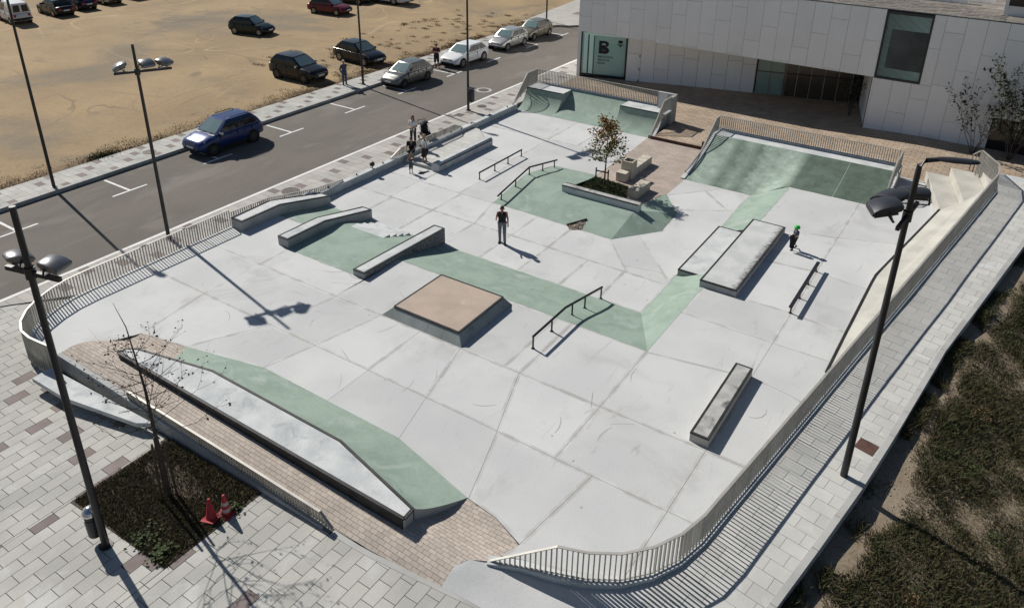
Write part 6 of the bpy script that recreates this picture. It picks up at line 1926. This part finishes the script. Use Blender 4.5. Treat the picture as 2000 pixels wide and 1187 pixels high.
    for s in 'LR':
        a, e, w_ = J['hi' + s], J['kn' + s], J['an' + s]
        if legs == 'long': pz += [(a, e, .085, .06), (e, e + (w_ - e) * .97, .06, .046)]
        if legs == 'shorts': pz += [(a, e + (w_ - e) * .05, .09, .085)]
        if legs == 'skirt': pz += [(a, a + (e - a) * .8, .10, .125), (J['hiL'] + (J['hiR'] - J['hiL']) * .5, (J['knL'] + J['knR']) * .5 + up * .1 * k, .1, .15)]
    part({'long': 'trousers', 'shorts': 'shorts', 'skirt': 'skirt'}[legs], pz, bottom, grow=.012)
    for s in 'LR':
        part('shoe', feet[:2] if s == 'L' else feet[2:], shoe, grow=.010)
    hs = [(hd + up * .055 * k - fwd * .03 * k, hd + up * .065 * k + fwd * .03 * k, .085, .07), (hd + up * .02 * k - fwd * .045 * k, hd - up * .03 * k - fwd * .035 * k, .072, .055)]
    if hairlen: hs += [(hd - fwd * .05 * k, hd - fwd * .06 * k - up * hairlen * k, .07, .045)] + [(hd + lat * q * .06 * k - fwd * .02 * k + up * .02 * k, hd + lat * q * .065 * k - fwd * .03 * k - up * hairlen * .8 * k, .045, .03) for q in (-1, 1)]
    part('hair', hs, hair, grow=.004)
    return t, J, k
sk, J, k = person('man in black sleeveless vest and grey trousers standing mid skatepark', (-15.94, 23.68, ZL), -62, 1.70,
                  dict(elR=(-.06, -.25, 1.16), wrR=(.14, -.24, 1.20), elL=(-.05, .23, 1.15), wrL=(.02, .25, .90), anL=(.10, .13, .08), anR=(-.08, -.10, .08), knL=(.09, .11, .5), knR=(-.01, -.1, .5), head=(.05, .0, 1.62)), 'cloth_black', 'cloth_grey', 'hair_dark', 'skin_dark', sleeves='none')
kid, J, k = person('child in green helmet carrying a skateboard beside the stained box', (-5.56, 28.98, ZU), 232, 1.0,
                   dict(anL=(.22, .09, .08), knL=(.16, .10, .50), anR=(-.24, -.09, .16), knR=(.06, -.10, .52), elL=(.02, .24, 1.14), wrL=(.22, .16, 1.02), elR=(.02, -.24, 1.14), wrR=(.22, -.12, 1.02), toR=(-.12, -.1, .04)), 'cloth_navy', 'cloth_dark', 'hair_dark', sleeves='short', legs='shorts')
hm = thing('helmet', 'bright green helmet worn by the child with the skateboard', 'helmet', kid.location, rz=kid.rotation_euler.z)
hz = J['head'].z
mb = MB()
mb.lathe([(.112, hz - .01), (.115, hz + .025), (.106, hz + .065), (.08, hz + .096), (.04, hz + .112), (.004, hz + .116)], (.01, 0, 0), 18)
mb.build('shell', M['helmet_green'], hm, smooth=60)
MB().tube([(.03, .07, hz), (.05, .04, hz - .08), (.05, -.04, hz - .08), (.03, -.07, hz)], .006, 6).build('strap', M['cloth_black'], hm)
def skateboard(label, loc, rot, L=.78, m='cloth_black', under='deck_wood'):
    t = thing('skateboard', label, 'skateboard', loc)
    t.rotation_euler = rot
    rows = []
    for i in range(13):
        s = -1 + i / 6
        x = s * L / 2
        w_ = .1 * math.sqrt(max(.02, 1 - max(0, (abs(s) - .72) / .28) ** 2))
        z = .09 + (.05 * ((abs(s) - .68) / .32) if abs(s) > .68 else 0)
        rows.append([(x, y * w_, z + .008 * y * y) for y in (-1, -.5, 0, .5, 1)])
    MB().grid(rows).build('grip_top', M[m], t, smooth=60)
    MB().grid([[(x, y, z - .012) for x, y, z in r_][::-1] for r_ in rows]).build('deck', M[under], t, smooth=60)
    for x in (-.22, .22):
        MB().bar((x, -.1, .045), (x, .1, .045), .02, .02).build('truck', M['chrome'], t)
        MB().box(x - .03, x + .03, -.025, .025, .05, .078).build('baseplate', M['chrome'], t)
        for y in (-.1, .1):
            MB().lathe([(.024, y - .016), (.027, y - .012), (.027, y + .012), (.024, y + .016)], (x, 0, .03), 10, axis='y').build('wheel', M['plate'], t)
    return t
skateboard('dark skateboard carried upright by the child in the green helmet', (-5.68, 28.80, ZU + .42), (R(10), R(82), R(232 + 90)), .62)
skateboard('skateboard with pale wooden underside lying near the small child', (-23.45, 27.75, ZL + .10), (R(155), R(10), R(70)), .72)
person('small child in dark clothes with elbows raised on the lower floor', (-23.86, 27.26, ZL), -40, .90,
       dict(elL=(.0, .34, 1.40), elR=(.0, -.34, 1.40), wrL=(.06, .26, 1.58), wrR=(.06, -.26, 1.58), head=(.02, 0, 1.64)), 'cloth_teal', 'cloth_teal', 'hair_brown', sleeves='short', legs='shorts')
w2, J, k = person('woman in white top and black skirt with shoulder bag beside the bench', (-23.98, 28.5, ZL + .02), 195, 1.62,
       dict(elL=(.04, .24, 1.15), wrL=(.12, .22, .92), anL=(.1, .1, .08), anR=(-.08, -.09, .08)), 'cloth_white', 'cloth_black', 'hair_straw', sleeves='short', legs='skirt', female=True, hairlen=.06)
bg_ = thing('handbag', 'dark shoulder bag with pale flap on the woman in the black skirt', 'bag', (w2.location.x + .18, w2.location.y - .12, w2.location.z + .78))
MB().box(-.09, .09, -.13, .13, -.12, .12).build('bag_body', M['cloth_black'], bg_, bevel=.03)
MB().box(-.1, -.092, -.10, .10, -.08, .08).build('flap', M['cap_pale'], bg_)
MB().tube([(0, -.1, .12), (-.1, .0, .45), (-.15, .05, .66), (-.05, .12, .4), (0, .1, .12)], .012, 6).build('strap', M['cloth_black'], bg_)
person('woman in white T-shirt and dark trousers behind the low fence', (-25.95, 29.95, .15), -70, 1.66,
       dict(elL=(.02, .25, 1.14), wrL=(.24, .06, 1.10), elR=(.02, -.25, 1.14), wrR=(.24, -.06, 1.12)), 'cloth_white', 'cloth_dark', 'hair_brown', sleeves='short', female=True, hairlen=.16)
person('seated person in black with bare legs on the low wall', (-25.05, 28.75, .12), -55, 1.68,
       dict(pelvis=(0, 0, .36), waist=(.0, 0, .50), chest=(.05, 0, .72), neck=(.1, 0, .88), head=(.16, 0, 1.0), shL=(.07, .185, .82), shR=(.07, -.185, .82), elL=(.1, .24, .56), elR=(.1, -.24, .56), wrL=(.32, .14, .5), wrR=(.32, -.14, .5),
            hiL=(.0, .095, .34), hiR=(.0, -.095, .34), knL=(.42, .11, .42), knR=(.42, -.11, .42), anL=(.46, .12, .08), anR=(.40, -.12, .08)), 'cloth_black', 'cloth_black', 'hair_dark', sleeves='short', legs='shorts')
person('older man in blue-grey clothes and pale cap on the far pavement', (-37.0, 36.0, .13), -10, 1.72,
       dict(elL=(-.1, .24, 1.15), wrL=(-.14, .16, .96), elR=(-.1, -.24, 1.15), wrR=(-.14, -.16, .96)), 'cloth_navy', 'cloth_blue', 'cap_pale', sleeves='long')
person('man in dark red shirt with folded arms by the white coupe', (-35.2, 43.55, 0), -55, 1.76,
       dict(elL=(.06, .27, 1.16), wrL=(.24, -.02, 1.22), elR=(.06, -.27, 1.16), wrR=(.25, .02, 1.18)), 'cloth_maroon', 'cloth_dark', 'hair_dark', sleeves='short', legs='shorts', shoe='skin')

# stroller
t = thing('stroller', 'black pushchair with hood on the pavement beside the woman in white', 'stroller', (-26.0, 31.0, .15), rz=R(-25))
for sy in (-.24, .24):
    MB().tube([(-.42, sy, 1.02), (-.18, sy, .72), (.38, sy, .12)], .014, 8).build('frame_tube', M['black_metal'], t)
    MB().tube([(.08, sy, .5), (-.3, sy, .1)], .014, 8).build('frame_tube', M['black_metal'], t)
    for wx in (.40, -.32):
        MB().lathe([(.085, sy - .02), (.10, sy - .012), (.10, sy + .012), (.085, sy + .02)], (wx, 0, .10), 14, axis='y').build('wheel', M['tyre'], t)
MB().tube([(-.42, -.24, 1.02), (-.42, .24, 1.02)], .016, 8).build('handle', M['black_metal'], t)
MB().add([(-.2, -.21, .9), (-.2, .21, .9), (-.02, .21, .45), (-.02, -.21, .45), (.32, .21, .42), (.32, -.21, .42), (.36, .21, .2), (.36, -.21, .2)], [(0, 1, 2, 3), (3, 2, 4, 5), (5, 4, 6, 7)]).build('seat', M['cloth_black'], t)
hood = []
for i in range(7):
    a = R(20 + 115 * i / 6)
    hood.append([(-.06 - .34 * math.cos(a) * .8, .23 * math.cos(b), .72 + .36 * math.sin(a) * (.55 + .45 * abs(math.sin(b)))) for b in [R(180 * q / 8) for q in range(9)]])
MB().grid(hood).build('hood', M['cloth_pattern'], t, smooth=60)
MB().box(-.3, .1, -.2, .2, .2, .38).build('basket', M['cloth_black'], t, bevel=.04)

# ------------------------------------------------------------------ small things
mat('cone_red', (.40, .035, .045), (.33, .03, .035), rough=.6, fine=.08); mat('cone_white', (.5, .42, .41), (.42, .33, .32), rough=.5, fine=.05)
def cone(label, x, y, z, lean=0, h=.6, bands=(1, 3)):
    t = thing('traffic_cone', label, 'traffic cone', (x, y, z), group='traffic cones')
    t.rotation_euler = (lean, lean * .6, .3)
    n = 6
    r0, r1 = .13, .035
    MB().box(-.19, .19, -.19, .19, 0, .035).build('base', M['cone_red'], t, bevel=.015)
    for i in range(n):
        a, b = i / n, (i + 1) / n
        MB().lathe([(r0 + (r1 - r0) * a, .03 + (h - .03) * a), (r0 + (r1 - r0) * b, .03 + (h - .03) * b)], (0, 0, 0), 16).build('band', M['cone_white' if i in bands else 'cone_red'], t, smooth=40)
    MB().lathe([(r1, h), (r1 * .8, h + .02), (.005, h + .025)], (0, 0, 0), 16).build('tip', M['cone_red'], t)
    return t
cone('red traffic cone with white bands, right of the two on the turf', -13.24, 7.92, .26, R(4), .60)
cone('dirtier red traffic cone leaning, left of the two on the turf', -13.40, 7.6, .26, R(-9), .52, bands=())
t = thing('small_spotlight', 'small black round spotlight on the wall beside the lower floor', 'spotlight', (-25.27, 26.0, .29))
MB().tube([(0, 0, 0), (0, 0, .10)], .02, 8).build('stem', M['black_metal'], t)
MB().lathe([(.02, .08), (.09, .12), (.13, .2), (.12, .28), (.07, .33), (.01, .345)], (0, 0, 0), 16).build('head', M['black_metal'], t, smooth=50)
MB().box(-.14, .14, -.02, .02, .0, .015).build('foot', M['black_metal'], t)
